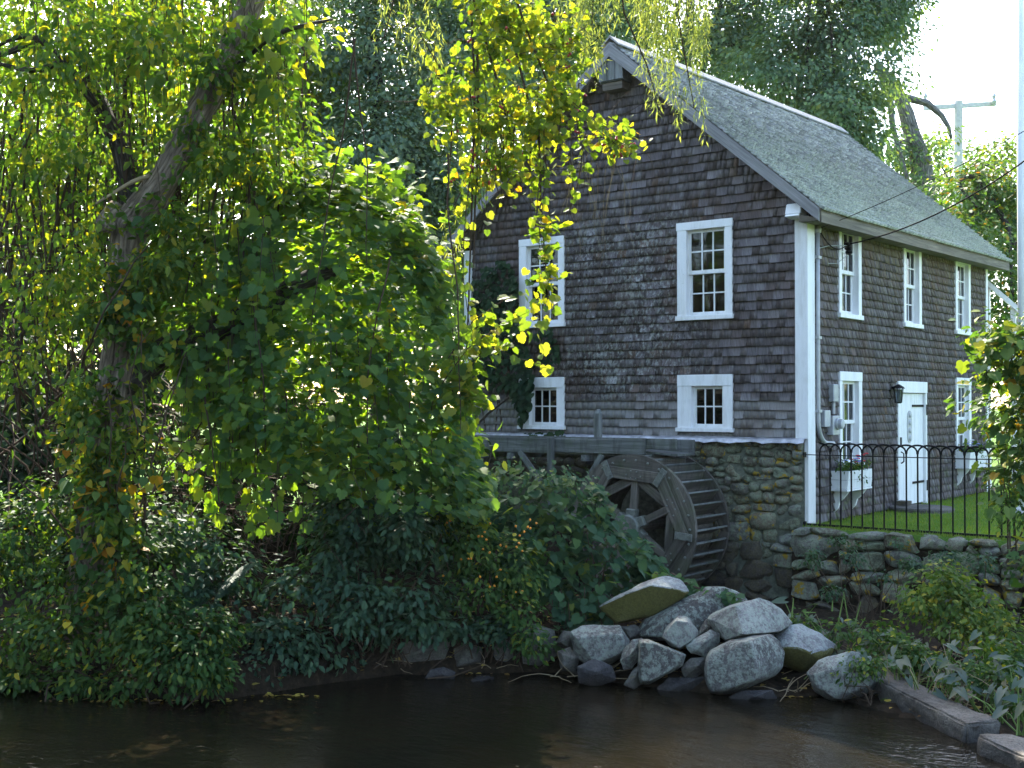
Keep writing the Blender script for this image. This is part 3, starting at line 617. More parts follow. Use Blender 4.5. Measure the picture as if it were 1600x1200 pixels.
# ------------------------------------------------------------------ stones in the walls
def stone_mesh(seed, mat, sub=2, ex=3.2, amp=.13):
    bm = bmesh.new(); bmesh.ops.create_cube(bm, size=2); bmesh.ops.subdivide_edges(bm, edges=bm.edges[:], cuts=sub, use_grid_fill=True)
    of = Vector((seed*7.3, seed*3.1, seed*1.7))
    for v in bm.verts:
        d = v.co.normalized(); k = (abs(d.x)**ex+abs(d.y)**ex+abs(d.z)**ex)**(-1/ex); p = d*k
        p *= 1+amp*1.6*noise.noise(d*1.3+of)+amp*.8*noise.noise(d*3.1+of); v.co = p*.5
    me = bpy.data.meshes.new('stone'); bm.to_mesh(me); bm.free(); me.materials.append(mat)
    me.polygons.foreach_set('use_smooth', [True]*len(me.polygons)); return me
def hull_stone(seed, mat):
    rs = np.random.default_rng(seed+300); bm = bmesh.new()
    for _ in range(26):
        p = rs.uniform(-1, 1, 3); p[rs.integers(3)] = rs.choice((-1, 1)); p = p/np.linalg.norm(p)**.45; bm.verts.new([float(q_) for q_ in np.clip(p, -1, 1)*.5])
    r = bmesh.ops.convex_hull(bm, input=bm.verts[:]); bmesh.ops.delete(bm, geom=[g for g in set(r['geom_interior']+r['geom_unused']) if isinstance(g, bmesh.types.BMVert)], context='VERTS')
    bmesh.ops.dissolve_limit(bm, angle_limit=.35, verts=bm.verts[:], edges=bm.edges[:]); bmesh.ops.bevel(bm, geom=bm.edges[:], offset=.035, segments=1, affect='EDGES', clamp_overlap=True)
    bmesh.ops.triangulate(bm, faces=bm.faces[:]); es = [e for e in bm.edges if e.calc_length() > .3]; bmesh.ops.subdivide_edges(bm, edges=es, cuts=1); bmesh.ops.triangulate(bm, faces=[f for f in bm.faces if len(f.verts) > 3])
    for v in bm.verts: v.co *= 1+.10*noise.noise(v.co*4+Vector((seed, 0, 0)))
    me = bpy.data.meshes.new('stone'); bm.to_mesh(me); bm.free(); me.materials.append(mat); me.polygons.foreach_set('use_smooth', [True]*len(me.polygons)); me.set_sharp_from_angle(angle=.5); return me
ST = {k: [stone_mesh(i+off, M[k], ex=random.choice((2.6, 3.4, 4.5))) for i in range(9)] for k, off in (('wallstone', 0), ('dampstone', 20), ('bankstone', 40))}
ST['hullwall'] = [hull_stone(i, M['wallstone']) for i in range(10)]; ST['hulldamp'] = [hull_stone(i+12, M['dampstone']) for i in range(8)]
def pack(u0, u1, z0, z1, wr, hr, res=.02):
    """rubble: every stone sits on the lowest spot of the skyline built so far"""
    n = int((u1-u0)/res); h = np.full(n, float(z0)); out = []
    for _ in range(4000):
        i = int(np.argmin(h+RNG.random(n)*.005))
        if h[i] >= z1-.03: break
        a = i
        while a > 0 and h[a-1] <= h[i]+.03: a -= 1
        b = i
        while b < n-1 and h[b+1] <= h[i]+.03: b += 1
        gap = (b-a+1)*res; f = 1-.35*(h[i]-z0)/(z1-z0)
        w = min(RNG.uniform(*wr)*f, gap)
        if gap-w < wr[0]*.45: w = gap
        k = max(1, int(round(w/res))); hh = RNG.uniform(*hr)*f*min(1.15, .6+.4*w/wr[1]*1.6)
        top = min(h[i]+hh, z1)
        if z1-top < .05: top = z1
        if w > .05: out.append((u0+(a+k/2)*res, w, (h[i]+top)/2, top-h[i]))
        h[a:a+k] = top
    return out
def wall_stones(parent, H, P, pickmat, dep=.22, proud=.05, name='stone', skip=None):
    for u, w, z, h in P:
        if skip and skip(u, z): continue
        me = random.choice(ST[pickmat(u, z)]); c = Vector(H(u, proud-dep/2+random.uniform(-.025, .02), z))
        R = Matrix.Rotation(random.uniform(-.16, .16), 4, Vector(H(0, 1, 0))) @ Matrix.Rotation(random.choice((0, math.pi)), 4, 'Z')
        g_ = 1.13 if pickmat(u, z)[:4] == 'hull' else 1.05; S = Matrix.Diagonal((w*g_, dep, h*g_*1.02, 1))
        inst(name, me, parent, Matrix.Translation(c) @ R @ S)
def mortar_sheet(name, parent, H, u0, u1, z0, z1, v, mat):
    nu, nz = int((u1-u0)/.06)+1, int((z1-z0)/.06)+1; vs = []; 
    for j in range(nz+1):
        for i in range(nu+1):
            u, z = u0+(u1-u0)*i/nu, z0+(z1-z0)*j/nz; vs.append(H(u, v+.035*noise.noise(Vector((u*5, z*5, v)))+.02*noise.noise(Vector((u*14, z*14, 3.))), z))
    mb = MB(); mb.add(vs, [(j*(nu+1)+i, j*(nu+1)+i+1, (j+1)*(nu+1)+i+1, (j+1)*(nu+1)+i) for j in range(nz) for i in range(nu)])
    return mb.build(name, mat, parent, smooth=True)
foundation = mortar_sheet('foundation_wall', mill, HG, -XW, 0, -.1, SILL-.03, .085, M['mortar'])
mb = MB(); mb.box(-.03, -.075, -.1, -.004, .2, SILL-.06); mb.build('foundation_corner', M['mortar'], mill)
mb = MB(); mb.box(-XW, 0, -.1, -.035, .12, SILL-.03); mb.build('foundation_core', M['interior'], mill)
wall_stones(foundation, HG, pack(-1.95, 0., .95, SILL-.05, (.17, .46), (.12, .25)), lambda u, z: random.choice(('wallstone', 'wallstone', 'hullwall')), .24, .15)
wall_stones(foundation, HG, pack(-2.1, .02, -.05, .97, (.25, .62), (.20, .42)), lambda u, z: 'hulldamp' if z < .55 or u < -.7 else 'hullwall', .26, .17)
wall_stones(foundation, HG, pack(-6.0, -1.95, 1.75, SILL-.05, (.16, .36), (.14, .24)), lambda u, z: 'dampstone', .22, .15)

rw = empty('retaining_wall', (1.8, -.45, .2), 'dry fieldstone retaining wall below the iron fence and lawn', 'stone wall')
HR = lambda u, v, z: (u, -.34-v, z)
mortar_sheet('wall_core', rw, HR, -.06, 4.8, -.1, 1.14, .02, M['ground'])
wall_stones(rw, HR, [s_ for s_ in pack(-.05, 4.8, .05, 1.235, (.26, .95), (.17, .44))], lambda u, z: 'hullwall' if z > .36 else 'hulldamp', .42, .16)

# ------------------------------------------------------------------ iron fence
fence = empty('iron_fence', (1.6, -.15, 1.2), 'black iron hoop top fence on the retaining wall before the lawn', 'fence')
FY = -.15; xs = [.265+.152*i for i in range(27)]
for x in xs: inst('picket', MB().tube([(0, 0, 1.235), (0, 0, 2.29)], .0125, 6).mesh('picket', mat=M['iron']) if x == xs[0] else bpy.data.meshes['picket'], fence, Matrix.Translation((x, FY, 0)))
hoop = MB().tube([(.152*(1-math.cos(a)), .012*math.cos(a), 2.285+.118*math.sin(a)**.8) for a in np.linspace(0, math.pi, 13)], .0125, 6, ).mesh('hoop', mat=M['iron'], smooth=True)
for i, x in enumerate(xs[:-1]):
    if i < len(xs)-2: inst('hoop', hoop, fence, Matrix.Translation((x, FY, 0)))
half = MB().tube([(.152*(1-math.cos(a)), .012*math.cos(a), 2.285+.118*math.sin(a)**.8) for a in np.linspace(math.pi/2, math.pi, 7)], .0125, 6).mesh('half_hoop', mat=M['iron'], smooth=True)
inst('hoop', half, fence, Matrix.Translation((xs[0]-.152, FY, 0)))
for z_, w_ in ((1.268, .03), (2.24, .012)):
    mb = MB(); mb.beam((.03, FY, z_), (4.5, FY-.02, z_+.005), w_, w_); mb.build('rail', M['iron'], fence)
for z_ in (1.27, 2.24): mb = MB(); mb.box(.026, FY-.03, z_-.035, .05, FY+.04, z_+.035); mb.build('bracket', M['iron'], fence)
mb = MB(); mb.box(4.45, FY-.05, 1.0, 4.52, FY+.03, 2.35); mb.lathe((4.485, FY-.01, 2.35), (0, 0, 1), [(.05, 0), (.055, .02), (.03, .06), (.005, .08)], 8); mb.build('post', M['iron'], fence)

# ------------------------------------------------------------------ flume and wheel
flume = empty('wooden_flume', (-3.8, -.9, 2.2), 'grey plank flume carrying water above the mill wheel', 'flume')
for x0, x1, y0, y1, z0, z1 in ((-6.6, -3.62, -1.12, -1.07, 2.20, 2.425), (-3.60, -1.99, -1.12, -1.07, 2.215, 2.43), (-6.6, -1.5, -.55, -.50, 2.2, 2.43)):
    mb = MB(); mb.box(x0, y0, z0, x1, y1, z1); mb.build('plank', M['wood'], flume, .006)
mb = MB(); mb.box(-6.6, -1.065, 2.19, -1.9, -.555, 2.225); mb.build('trough_floor', M['wood'], flume)
mb = MB(); mb.box(-6.6, -1.10, 2.428, -2.0, -1.03, 2.455); mb.build('cap_board', M['wood'], flume)
mb = MB(); mb.box(-2.22, -1.03, 2.30, -1.52, -.98, 2.452); mb.build('plank', M['wood'], flume, .005)
mb = MB(); mb.prism([(-2.2, -1.02, 2.245), (-1.5, -1.02, 2.205), (-1.5, -1.02, 2.235), (-2.2, -1.02, 2.275)], (0, .5, 0)); mb.build('spout_board', M['wood'], flume)
for x, y, zt in ((-3.62, -1.165, 2.44), (-5.6, -1.165, 2.44)): mb = MB(); mb.box(x-.045, y-.04, .3, x+.045, y+.04, zt); mb.build('post', M['wood'], flume, .006)
mb = MB(); mb.box(-2.93, -1.02, 2.0, -2.84, -.93, 2.81); mb.prism([(-2.93, -1.02, 2.81), (-2.84, -1.02, 2.81), (-2.885, -1.0, 2.875)], (0, .08, 0)); mb.build('gate_post', M['wood'], flume)
for a, b in (((-4.25, -1.12, 2.21), (-3.65, -1.12, 1.55)), ((-2.72, -1.10, 2.2), (-3.25, -1.10, 1.45))): mb = MB(); mb.beam(a, b, .08, .05, (0, 1, 0)); mb.build('brace', M['wood'], flume)
for x in (-6.2, -5.0, -4.4, -3.0): mb = MB(); mb.box(x-.04, -1.2, 2.10, x+.04, -.4, 2.188); mb.build('joist', M['wood'], flume)

WHX, WHZ, WR, YF, YR = -2.09, 1.19, 1.04, -1.31, -.30
wheel = empty('mill_waterwheel', (WHX, -.8, WHZ), 'dark timber overshot water wheel beside the fieldstone wall', 'water wheel')
def wp(r, a, y): return (WHX+r*math.cos(a), y, WHZ+r*math.sin(a))
A0 = math.radians(-5)
def rim(yf, yb, front):
    for k in range(6):
        a0, a1 = A0+k*math.pi/3, A0+(k+1)*math.pi/3; am = (a0+a1)/2
        rc = .93; ri, ro = rc*math.cos(math.pi/6)-.13, rc*math.cos(math.pi/6)+.075
        P = [wp(WR, a0+(a1-a0)*i/12, yf) for i in range(13)]; Q = [wp(.80/math.cos(a0+(a1-a0)*i/12-am), a0+(a1-a0)*i/12, yf) for i in range(13)]
        mb = MB(); vs = []
        for p, q_ in zip(P, Q): vs += [p, q_, (p[0], yb, p[2]), (q_[0], yb, q_[2])]
        fs = []
        for i in range(12): b = 4*i; fs += [(b, b+4, b+5, b+1), (b+2, b+3, b+7, b+6), (b, b+2, b+6, b+4), (b+1, b+5, b+7, b+3)]
        fs += [(0, 1, 3, 2), (48, 50, 51, 49)]
        tx = Vector((-math.sin(am), 0, math.cos(am))); rx = Vector((math.cos(am), 0, math.sin(am))); o = random.random()*9
        mb.add(vs, fs, [((Vector(v)-wheel.location).dot(tx)+o, (Vector(v)-wheel.location).dot(rx), v[1]) for v in vs]); mb.build('rim_segment', M['wheelwood'], wheel)
        if not front: continue
        def chord(r0, r1, half, ang, y0, y1, name):
            n_ = Vector((math.cos(ang), 0, math.sin(ang))); t_ = Vector((-math.sin(ang), 0, math.cos(ang))); c_ = Vector((WHX, 0, WHZ))
            mb = MB(); P_ = [c_+n_*r0-t_*half(r0), c_+n_*r0+t_*half(r0), c_+n_*r1+t_*half(r1), c_+n_*r1-t_*half(r1)]
            mb.prism([(p.x, y0, p.z) for p in P_], (0, y1-y0, 0)); o = random.random()*9
            mb.lc = [((Vector(v)-c_).dot(t_)+o, (Vector(v)-c_).dot(n_), v[1]) for v in mb.v]; mb.build(name, M['wheelwood'], wheel, .004)
        chord(.665, .83, lambda r: r*math.tan(math.pi/6)-.004, am, yf-.045, yf-.002, 'inner_plank')
        chord(.55, .68, lambda r: r*math.tan(math.pi/6)-.003, a0, yf+.012, yf+.055, 'frame_plank')
        c_ = Vector(wp(.885, a0, yf-.058)); n_ = Vector((math.cos(a0), 0, math.sin(a0))); mb = MB(); mb.beam(c_-n_*.135, c_+n_*.135, .10, .022, (0, 1, 0)); mb.build('clamp_plate', M['rust'], wheel)
        mb = MB(); sp0, sp1 = Vector(wp(.14, am, yf+.03)), Vector(wp(.66, am, yf+.03)); mb.beam(sp0, sp1, .105, .07, (0, 1, 0)); mb.build('spoke', M['wheelwood'], wheel, .005)
        mb = MB(); mb.beam(Vector(wp(.10, am, yf+.0)), Vector(wp(.26, am, yf+.0)), .15, .13, (0, 1, 0)); mb.build('spoke_socket', M['rust'], wheel, .012)
        mb = MB()
        for i in range(5): q_ = wp(.955, a0+(a1-a0)*(i+.5)/5, yf-.002); mb.lathe(q_, (0, -1, 0), [(.021, 0), (.018, .014), (.006, .02)], 7)
        for da, rr in ((-.16, .75), (.16, .75), (-.06, .70), (.06, .70), (-.06, .80), (.06, .80)): q_ = wp(rr, am+da, yf-.046); mb.lathe(q_, (0, -1, 0), [(.014, 0), (.012, .01), (.004, .014)], 6)
        for rr in (.80, .96):
            for dd in (-.028, .028): q_ = Vector(wp(rr, a0, yf-.069))+Vector((-math.sin(a0), 0, math.cos(a0)))*dd; mb.lathe(q_, (0, -1, 0), [(.014, 0), (.005, .014)], 6)
        mb.build('bolts', M['rust'], wheel, kind='stuff')
rim(YF, YF+.06, True); rim(YR-.05, YR, False)
mb = MB(); ns = 36
mb.add([wp(.80, 2*math.pi*k/ns, y) for y in (YF+.062, YR-.052) for k in range(ns)], [(k, (k+1) % ns, ns+(k+1) % ns, ns+k) for k in range(ns)]); mb.build('drum', M['wheelwood'], wheel)
for k in range(36):
    a = 2*math.pi*k/36; mb = MB(); p0, p1 = Vector(wp(.81, a-.13, 0)), Vector(wp(1.025, a, 0)); 
    ymid = (YF+YR)/2; L = YR-YF-.13; d = (p1-p0); nrm = Vector((-d.z, 0, d.x)).normalized()*.014
    mb.prism([(p0.x, ymid-L/2, p0.z), (p1.x, ymid-L/2, p1.z), (p1.x+nrm.x, ymid-L/2, p1.z+nrm.z), (p0.x+nrm.x, ymid-L/2, p0.z+nrm.z)], (0, L, 0)); mb.lc = [(v[1]+k*3, v[0], v[2]) for v in mb.v]
    bk = mb.build('bucket_board', M['wheelwood'], wheel)
    mb = MB(); mb.beam((p1.x, ymid-L/2, p1.z), (p1.x, ymid+L/2, p1.z), .026, .022, (p1-Vector((WHX, 0, WHZ)))); mb.build('lip', M['wood'], bk)
mb = MB(); mb.tube([(WHX, YF-.35, WHZ), (WHX, 0, WHZ)], .09, 14); mb.build('axle', M['wheelwood'], wheel)
mb = MB(); mb.lathe((WHX, YF-.12, WHZ), (0, 1, 0), [(.16, 0), (.18, .02), (.18, .12), (.14, .16)], 18); mb.build('hub', M['rust'], wheel)
bb = empty('bearing_stand', (WHX, -1.75, .2), 'square timber block under the near end of the wheel axle', 'timber block')
mb = MB(); mb.box(WHX-.22, -1.9, .0, WHX+.42, -1.52, .98); mb.build('block', M['wheelwood'], bb, .012)
mb = MB(); mb.box(WHX-.14, -1.8, .982, WHX+.14, -1.6, 1.10); mb.build('bearing_cap', M['rust'], bb, .01)

# ------------------------------------------------------------------ boulders: hulls with real bulk, from the outline seen, its distance and its crests
def boulder(name, out, d, crest, thick, mat, label, group=None, seed=0, back=.35):
    """out: outline points; crest: (px,py,how much nearer) points on the near faces"""
    cx, cy = np.mean(out, 0); out = [(cx+(x-cx)*1.06, cy+(y-cy)*1.05) for x, y in out]; crest = [(cx+(x-cx)*1.05, cy+(y-cy)*1.04, k) for x, y, k in crest]
    P = [at(x, y, d+random.uniform(-.05, .05)) for x, y in out]; c = np.mean(P, 0); cx, cy = np.mean(out, 0)
    bk = [at(cx+(x-cx)*.72, cy+(y-cy)*.72, d+thick) for x, y in out]; fr = [at(x, y, d-k) for x, y, k in crest]
    if not crest: fr = [at(cx+(x-cx)*.6, cy+(y-cy)*.6, d-thick*.35) for x, y in out[::2]]
    bm = bmesh.new()
    for p in P+bk+fr: bm.verts.new([float(a) for a in p-c])
    r = bmesh.ops.convex_hull(bm, input=bm.verts[:]); bmesh.ops.delete(bm, geom=[g for g in set(r['geom_interior']+r['geom_unused']) if isinstance(g, bmesh.types.BMVert)], context='VERTS')
    bmesh.ops.dissolve_limit(bm, angle_limit=.12, verts=bm.verts[:], edges=bm.edges[:])
    size = max((max(v.co[i] for v in bm.verts)-min(v.co[i] for v in bm.verts)) for i in range(3))
    bmesh.ops.bevel(bm, geom=bm.edges[:], offset=size*.009, segments=1, affect='EDGES', clamp_overlap=True, profile=.6)
    bmesh.ops.triangulate(bm, faces=bm.faces[:])
    for _ in range(3):
        es = [e for e in bm.edges if e.calc_length() > max(.055, size*.06)]
        if es: bmesh.ops.subdivide_edges(bm, edges=es, cuts=1); bmesh.ops.triangulate(bm, faces=[f for f in bm.faces if len(f.verts) > 3])
    rs = np.random.default_rng(seed+70)          # flat breaks, as in split granite
    for _ in range(2):
        n_ = Vector(rs.normal(size=3)).normalized(); h_ = max(v.co.dot(n_) for v in bm.verts); k_ = h_*rs.uniform(.93, .97)
        for v in bm.verts:
            e_ = v.co.dot(n_)-k_
            if e_ > 0: v.co -= n_*e_
    bm.normal_update(); of = Vector((seed*5.1+c[0], seed+c[1], c[2]))
    for v in bm.verts:
        q_ = v.co+of; v.co += v.normal*((.009*size*noise.noise(q_*3.2/size**.5)+.007*size**.5*noise.noise(q_*8)+.008*noise.noise(q_*17)))
    me = bpy.data.meshes.new(name); bm.to_mesh(me); bm.free(); me.materials.append(M[mat]); me.polygons.foreach_set('use_smooth', [True]*len(me.polygons))
    me.set_sharp_from_angle(angle=math.radians(16))
    o = obj_of(me, name); o.location = [float(a) for a in c]; return tag(o, label, 'rock', group)
z4 = lambda L: [(930+x/4, 880+y/4) for x, y in L]
z4c = lambda L: [(930+x/4, 880+y/4, k) for x, y, k in L]
GB = 'granite boulders piled at the water'
boulder('boulder', z4([(40, 270), (90, 238), (230, 158), (330, 108), (430, 84), (520, 104), (560, 140), (577, 185), (540, 222), (370, 330), (240, 356), (140, 372)]), 13.25, z4c([(200, 192, .25), (345, 140, .32), (480, 160, .32), (562, 184, .2), (150, 364, .12), (240, 344, .14), (370, 320, .16), (535, 218, .14)]), .7, 'mossboulder', 'tilted slab boulder with a green mossy face, topmost of the pile', GB, 1)
boulder('boulder', z4([(268, 408), (310, 350), (440, 272), (560, 215), (690, 158), (790, 154), (900, 192), (945, 245), (900, 330), (720, 430), (600, 480), (410, 462), (305, 464)]), 13.2, z4c([(305, 452, .3), (415, 452, .34), (600, 470, .34), (450, 325, .3), (600, 300, .27), (640, 420, .3), (900, 250, .05)]), .9, 'boulder', 'broad grey slab boulder leaning behind the others under the vine tip', GB, 2)
boulder('boulder', z4([(420, 462), (450, 398), (520, 332), (572, 338), (622, 400), (646, 442), (600, 492), (530, 536), (470, 512)]), 12.72, z4c([(430, 458, .18), (525, 525, .2), (600, 482, .2), (575, 372, .2), (505, 362, .2)]), .5, 'boulder', 'pointed grey boulder wedged before the broad slab boulder', GB, 3)
boulder('boulder', z4([(706, 348), (735, 318), (870, 262), (1020, 221), (1085, 240), (1150, 292), (1217, 375), (1140, 432), (1060, 446), (930, 442), (822, 482), (760, 430)]), 12.75, z4c([(722, 350, .1), (826, 474, .3), (926, 440, .55), (880, 270, .30), (1058, 442, .34), (1138, 428, .24), (1206, 378, .08), (1035, 232, .02)]), .8, 'boulder', 'angular blue grey boulder with a sharp ridge, right of the broad slab', GB, 4)
boulder('boulder', z4([(698, 592), (730, 546), (850, 480), (960, 455), (1090, 454), (1140, 500), (1167, 560), (1160, 650), (1110, 702), (1000, 742), (900, 802), (800, 816), (722, 812), (690, 722), (688, 660)]), 12.4, z4c([(712, 612, .24), (706, 705, .24), (740, 800, .28), (800, 808, .3), (985, 728, .50), (1000, 640, .52), (970, 492, .44), (852, 502, .28), (738, 562, .22), (1150, 650, .05)]), .8, 'boulder', 'largest blocky boulder with pale green lichen, front of the pile at the water', GB, 5)
boulder('boulder', z4([(1130, 460), (1210, 394), (1285, 384), (1400, 440), (1497, 512), (1470, 562), (1400, 602), (1370, 652), (1300, 682), (1170, 640), (1150, 540)]), 12.75, z4c([(1160, 528, .24), (1270, 530, .32), (1340, 560, .32), (1400, 590, .24), (1470, 560, .08), (1300, 665, .16), (1182, 626, .1)]), .8, 'mossboulder', 'grey boulder with a green mossy lower face, right end of the pile', GB, 6)
boulder('boulder', z4([(278, 482), (330, 478), (440, 520), (562, 570), (540, 640), (460, 662), (340, 752), (290, 752), (270, 690), (282, 560)]), 12.45, z4c([(290, 502, .2), (345, 494, .24), (545, 578, .14), (530, 634, .14), (342, 736, .22), (296, 736, .2), (286, 600, .2)]), .6, 'boulder', 'triangular lichened boulder left of the largest blocky boulder', GB, 7)
boulder('boulder', z4([(563, 510), (610, 478), (720, 420), (776, 440), (776, 490), (720, 562), (690, 586), (600, 562)]), 12.55, z4c([(690, 490, .15), (640, 540, .12)]), .4, 'boulder', 'small lumpy boulder resting above the gap between two large boulders', GB, 8)
boulder('boulder', z4([(538, 662), (560, 630), (600, 598), (690, 586), (694, 670), (640, 708), (560, 712)]), 12.5, z4c([(640, 640, .12)]), .4, 'bankstone', 'small brown boulder filling the gap beside the largest boulder', GB, 9)
boulder('boulder', z4([(158, 612), (180, 540), (230, 485), (290, 472), (302, 500), (280, 592), (230, 652), (180, 662)]), 12.55, z4c([(230, 560, .15)]), .4, 'boulder', 'upright egg shaped boulder left of the triangular boulder', GB, 10)
boulder('boulder', [(893, 988), (915, 978), (968, 978), (983, 1003), (975, 1022), (955, 1038), (925, 1040), (900, 1028)], 12.9, [(902, 998, .18), (968, 990, .22), (974, 1018, .2), (930, 1036, .2)], .7, 'boulder', 'rounded boulder under the vine, left end of the pile', GB, 11)
boulder('boulder', [(903, 1042), (928, 1030), (955, 1040), (962, 1062), (935, 1072), (905, 1068)], 12.6, [(932, 1050, .12)], .5, 'wetstone', 'low dark wet stone at the waterline, left of the pile', GB, 12)
boulder('boulder', [(1028, 1074), (1046, 1060), (1098, 1058), (1108, 1088), (1060, 1096), (1030, 1088)], 12.45, [(1065, 1070, .1)], .5, 'wetstone', 'dark wet stone below the triangular boulder', GB, 13)
boulder('boulder', [(1135, 1092), (1160, 1080), (1205, 1078), (1217, 1097), (1180, 1108), (1145, 1104)], 12.1, [(1180, 1088, .1)], .4, 'wetstone', 'flat wet stone breaking the water before the largest boulder', GB, 14)
boulder('boulder', [(1263, 1052), (1282, 1032), (1330, 1018), (1358, 1024), (1378, 1062), (1345, 1090), (1300, 1096), (1274, 1078)], 12.05, [(1275, 1055, .12), (1300, 1048, .2), (1352, 1072, .16), (1305, 1090, .2), (1280, 1074, .14)], .7, 'boulder', 'grey boulder at the end of the granite curb', GB, 15)
boulder('boulder', z4([(648, 448), (660, 400), (692, 350), (740, 392), (724, 432), (690, 450)]), 12.8, z4c([(690, 410, .1)]), .3, 'boulder', 'small pointed stone set between the broad slab and the ridge boulder', GB, 16)
boulder('boulder', [(975, 1070), (990, 1045), (1001, 1038), (1004, 1068), (990, 1076)], 12.5, [(992, 1060, .08)], .3, 'bankstone', 'narrow brown stone left of the triangular boulder at the water', GB, 17)
boulder('boulder', z4([(160, 395), (250, 385), (320, 420), (300, 470), (210, 490), (170, 440)]), 13.2, [], .4, 'bankstone', 'dull stone in the gap below the mossy slab boulder', GB, 18)
boulder('boulder', z4([(1090, 430), (1140, 420), (1160, 470), (1150, 520), (1100, 500)]), 13.0, [], .4, 'bankstone', 'brown stone showing between the ridge boulder and the right boulder', GB, 19)
GS = 'dark stones along the left bank'
boulder('bank_stone', [(606, 1052), (613, 1015), (660, 995), (698, 990), (703, 1003), (694, 1036), (667, 1054)], 13.35, [(650, 1020, .2), (692, 1010, .15)], .7, 'bankstone', 'large brown block stone under the bushes at the waterline', GS, 20)
boulder('bank_stone', [(550, 1058), (557, 1033), (587, 1026), (599, 1056)], 13.3, [], .5, 'bankstone', 'rounded brown stone left of the large block stone on the bank', GS, 21)
boulder('bank_stone', [(664, 1060), (673, 1047), (693, 1042), (711, 1050), (709, 1064), (680, 1066)], 13.0, [(692, 1053, .08)], .35, 'wetstone', 'shiny wet stone standing in the water before the bank', GS, 22)
boulder('bank_stone', [(726, 1066), (747, 1056), (771, 1057), (772, 1067), (747, 1071)], 12.95, [], .3, 'wetstone', 'flat wet stone barely above the water before the bank', GS, 23)
boulder('bank_stone', [(705, 1048), (710, 1015), (728, 1005), (752, 1012), (756, 1036), (733, 1052)], 13.4, [], .5, 'bankstone', 'brown stone right of the large block stone on the bank', GS, 24)
boulder('bank_stone', [(818, 1036), (810, 982), (833, 975), (865, 985), (870, 1022), (843, 1040)], 13.3, [(840, 1005, .15)], .6, 'bankstone', 'tall brown stone half covered by leaves left of the boulder pile', GS, 25)
boulder('bank_stone', [(868, 1005), (880, 986), (898, 988), (905, 1011), (887, 1017)], 13.15, [], .4, 'bankstone', 'small brown stone between the tall stone and the pile', GS, 26)
boulder('bank_stone', [(872, 1018), (890, 1012), (905, 1027), (899, 1052), (876, 1046)], 12.95, [], .4, 'bankstone', 'small dark stone at the waterline beside the pile', GS, 27)
boulder('bank_stone', [(760, 1042), (775, 1005), (800, 1000), (815, 1036), (790, 1050)], 13.5, [], .5, 'bankstone', 'dark stone under the leaves between two brown bank stones', GS, 28)
boulder('bank_stone', [(355, 1056), (365, 1020), (400, 1012), (425, 1052), (390, 1064)], 13.2, [], .5, 'bankstone', 'dark stone in shade under the fern bank', GS, 29)
boulder('bank_stone', [(480, 1056), (490, 1034), (530, 1030), (545, 1056)], 13.35, [], .4, 'bankstone', 'low dark stone under blue green leaves on the bank', GS, 30)
boulder('bank_stone', [(440, 1058), (446, 1042), (468, 1038), (484, 1056), (462, 1064)], 13.0, [], .35, 'wetstone', 'dark wet stone at the water below the fern', GS, 31)
boulder('bank_stone', [(395, 1072), (402, 1060), (424, 1058), (436, 1070), (415, 1077)], 12.6, [], .3, 'wetstone', 'small wet stone right of the overhanging green bush', GS, 32)
# granite curb
for k, (a, b, z_, w_, lab) in enumerate((((2.52, -3.98, .07), (3.95, -5.18, .02), .26, .34, 'long granite curb stone lying at the edge of the marsh plants'), ((4.12, -5.42, .0), (5.6, -6.6, -.03), .22, .34, 'shorter granite curb stone entering from the frame edge'))):
    mb = MB(); mb.beam(a, b, w_, .30); o = mb.build('curb_stone', M['slab'], off=a)
    bm = bmesh.new(); bm.from_mesh(o.data); bmesh.ops.bevel(bm, geom=bm.edges[:], offset=.02, segments=2, affect='EDGES'); bmesh.ops.triangulate(bm, faces=bm.faces[:])
    for _ in range(5):
        es = [e for e in bm.edges if e.calc_length() > .08]
        if es: bmesh.ops.subdivide_edges(bm, edges=es, cuts=1); bmesh.ops.triangulate(bm, faces=[f for f in bm.faces if len(f.verts) > 3])
    bm.normal_update()
    for v in bm.verts: v.co += v.normal*(.03*noise.noise(v.co*4+Vector((k*9., 0, 0)))+.016*noise.noise(v.co*13))
    bm.to_mesh(o.data); bm.free(); o.data.polygons.foreach_set('use_smooth', [True]*len(o.data.polygons)); pass
    tag(o, lab, 'curb stone', 'granite curb stones')
# poles
pl = empty('white_pole', at(1600, 850, 19)*[1, 1, 0]+np.array([0, 0, LAWN]), 'tall white pole at the right edge beyond the grape bush', 'pole')
b_ = Vector(pl.location); mb = MB(); mb.tube([b_, b_+Vector((0, 0, 5)), b_+Vector((0, 0, 9.4))], [.075, .065, .055], 12); mb.build('shaft', M['paint'], pl, smooth=True)
mb = MB(); mb.lathe(b_, (0, 0, 1), [(.14, 0), (.14, .06), (.09, .10)], 12); mb.build('base_flange', M['paint'], pl)
up_ = empty('utility_pole', at(1495, 640, 45), 'distant utility pole with a crossarm and climbing ivy against the white sky', 'utility pole')
b0, b1 = Vector(at(1493, 660, 45)), Vector(at(1498, 158, 45)); mb = MB(); mb.tube([b0, b1], [.20, .15], 10); mb.build('shaft', M['flarewood'], up_)
mb = MB(); mb.beam(at(1443, 169, 44.9), at(1556, 162, 45.2), .12, .16); mb.build('crossarm', M['flarewood'], up_)
for px_ in (1446, 1553):
    q_ = Vector(at(px_, 166, 45)); mb = MB(); mb.lathe(q_+Vector((0, 0, .08)), (0, 0, 1), [(.05, 0), (.10, .1), (.05, .2), (.09, .3), (.03, .42)], 8); mb.build('insulator', M['meter'], up_)
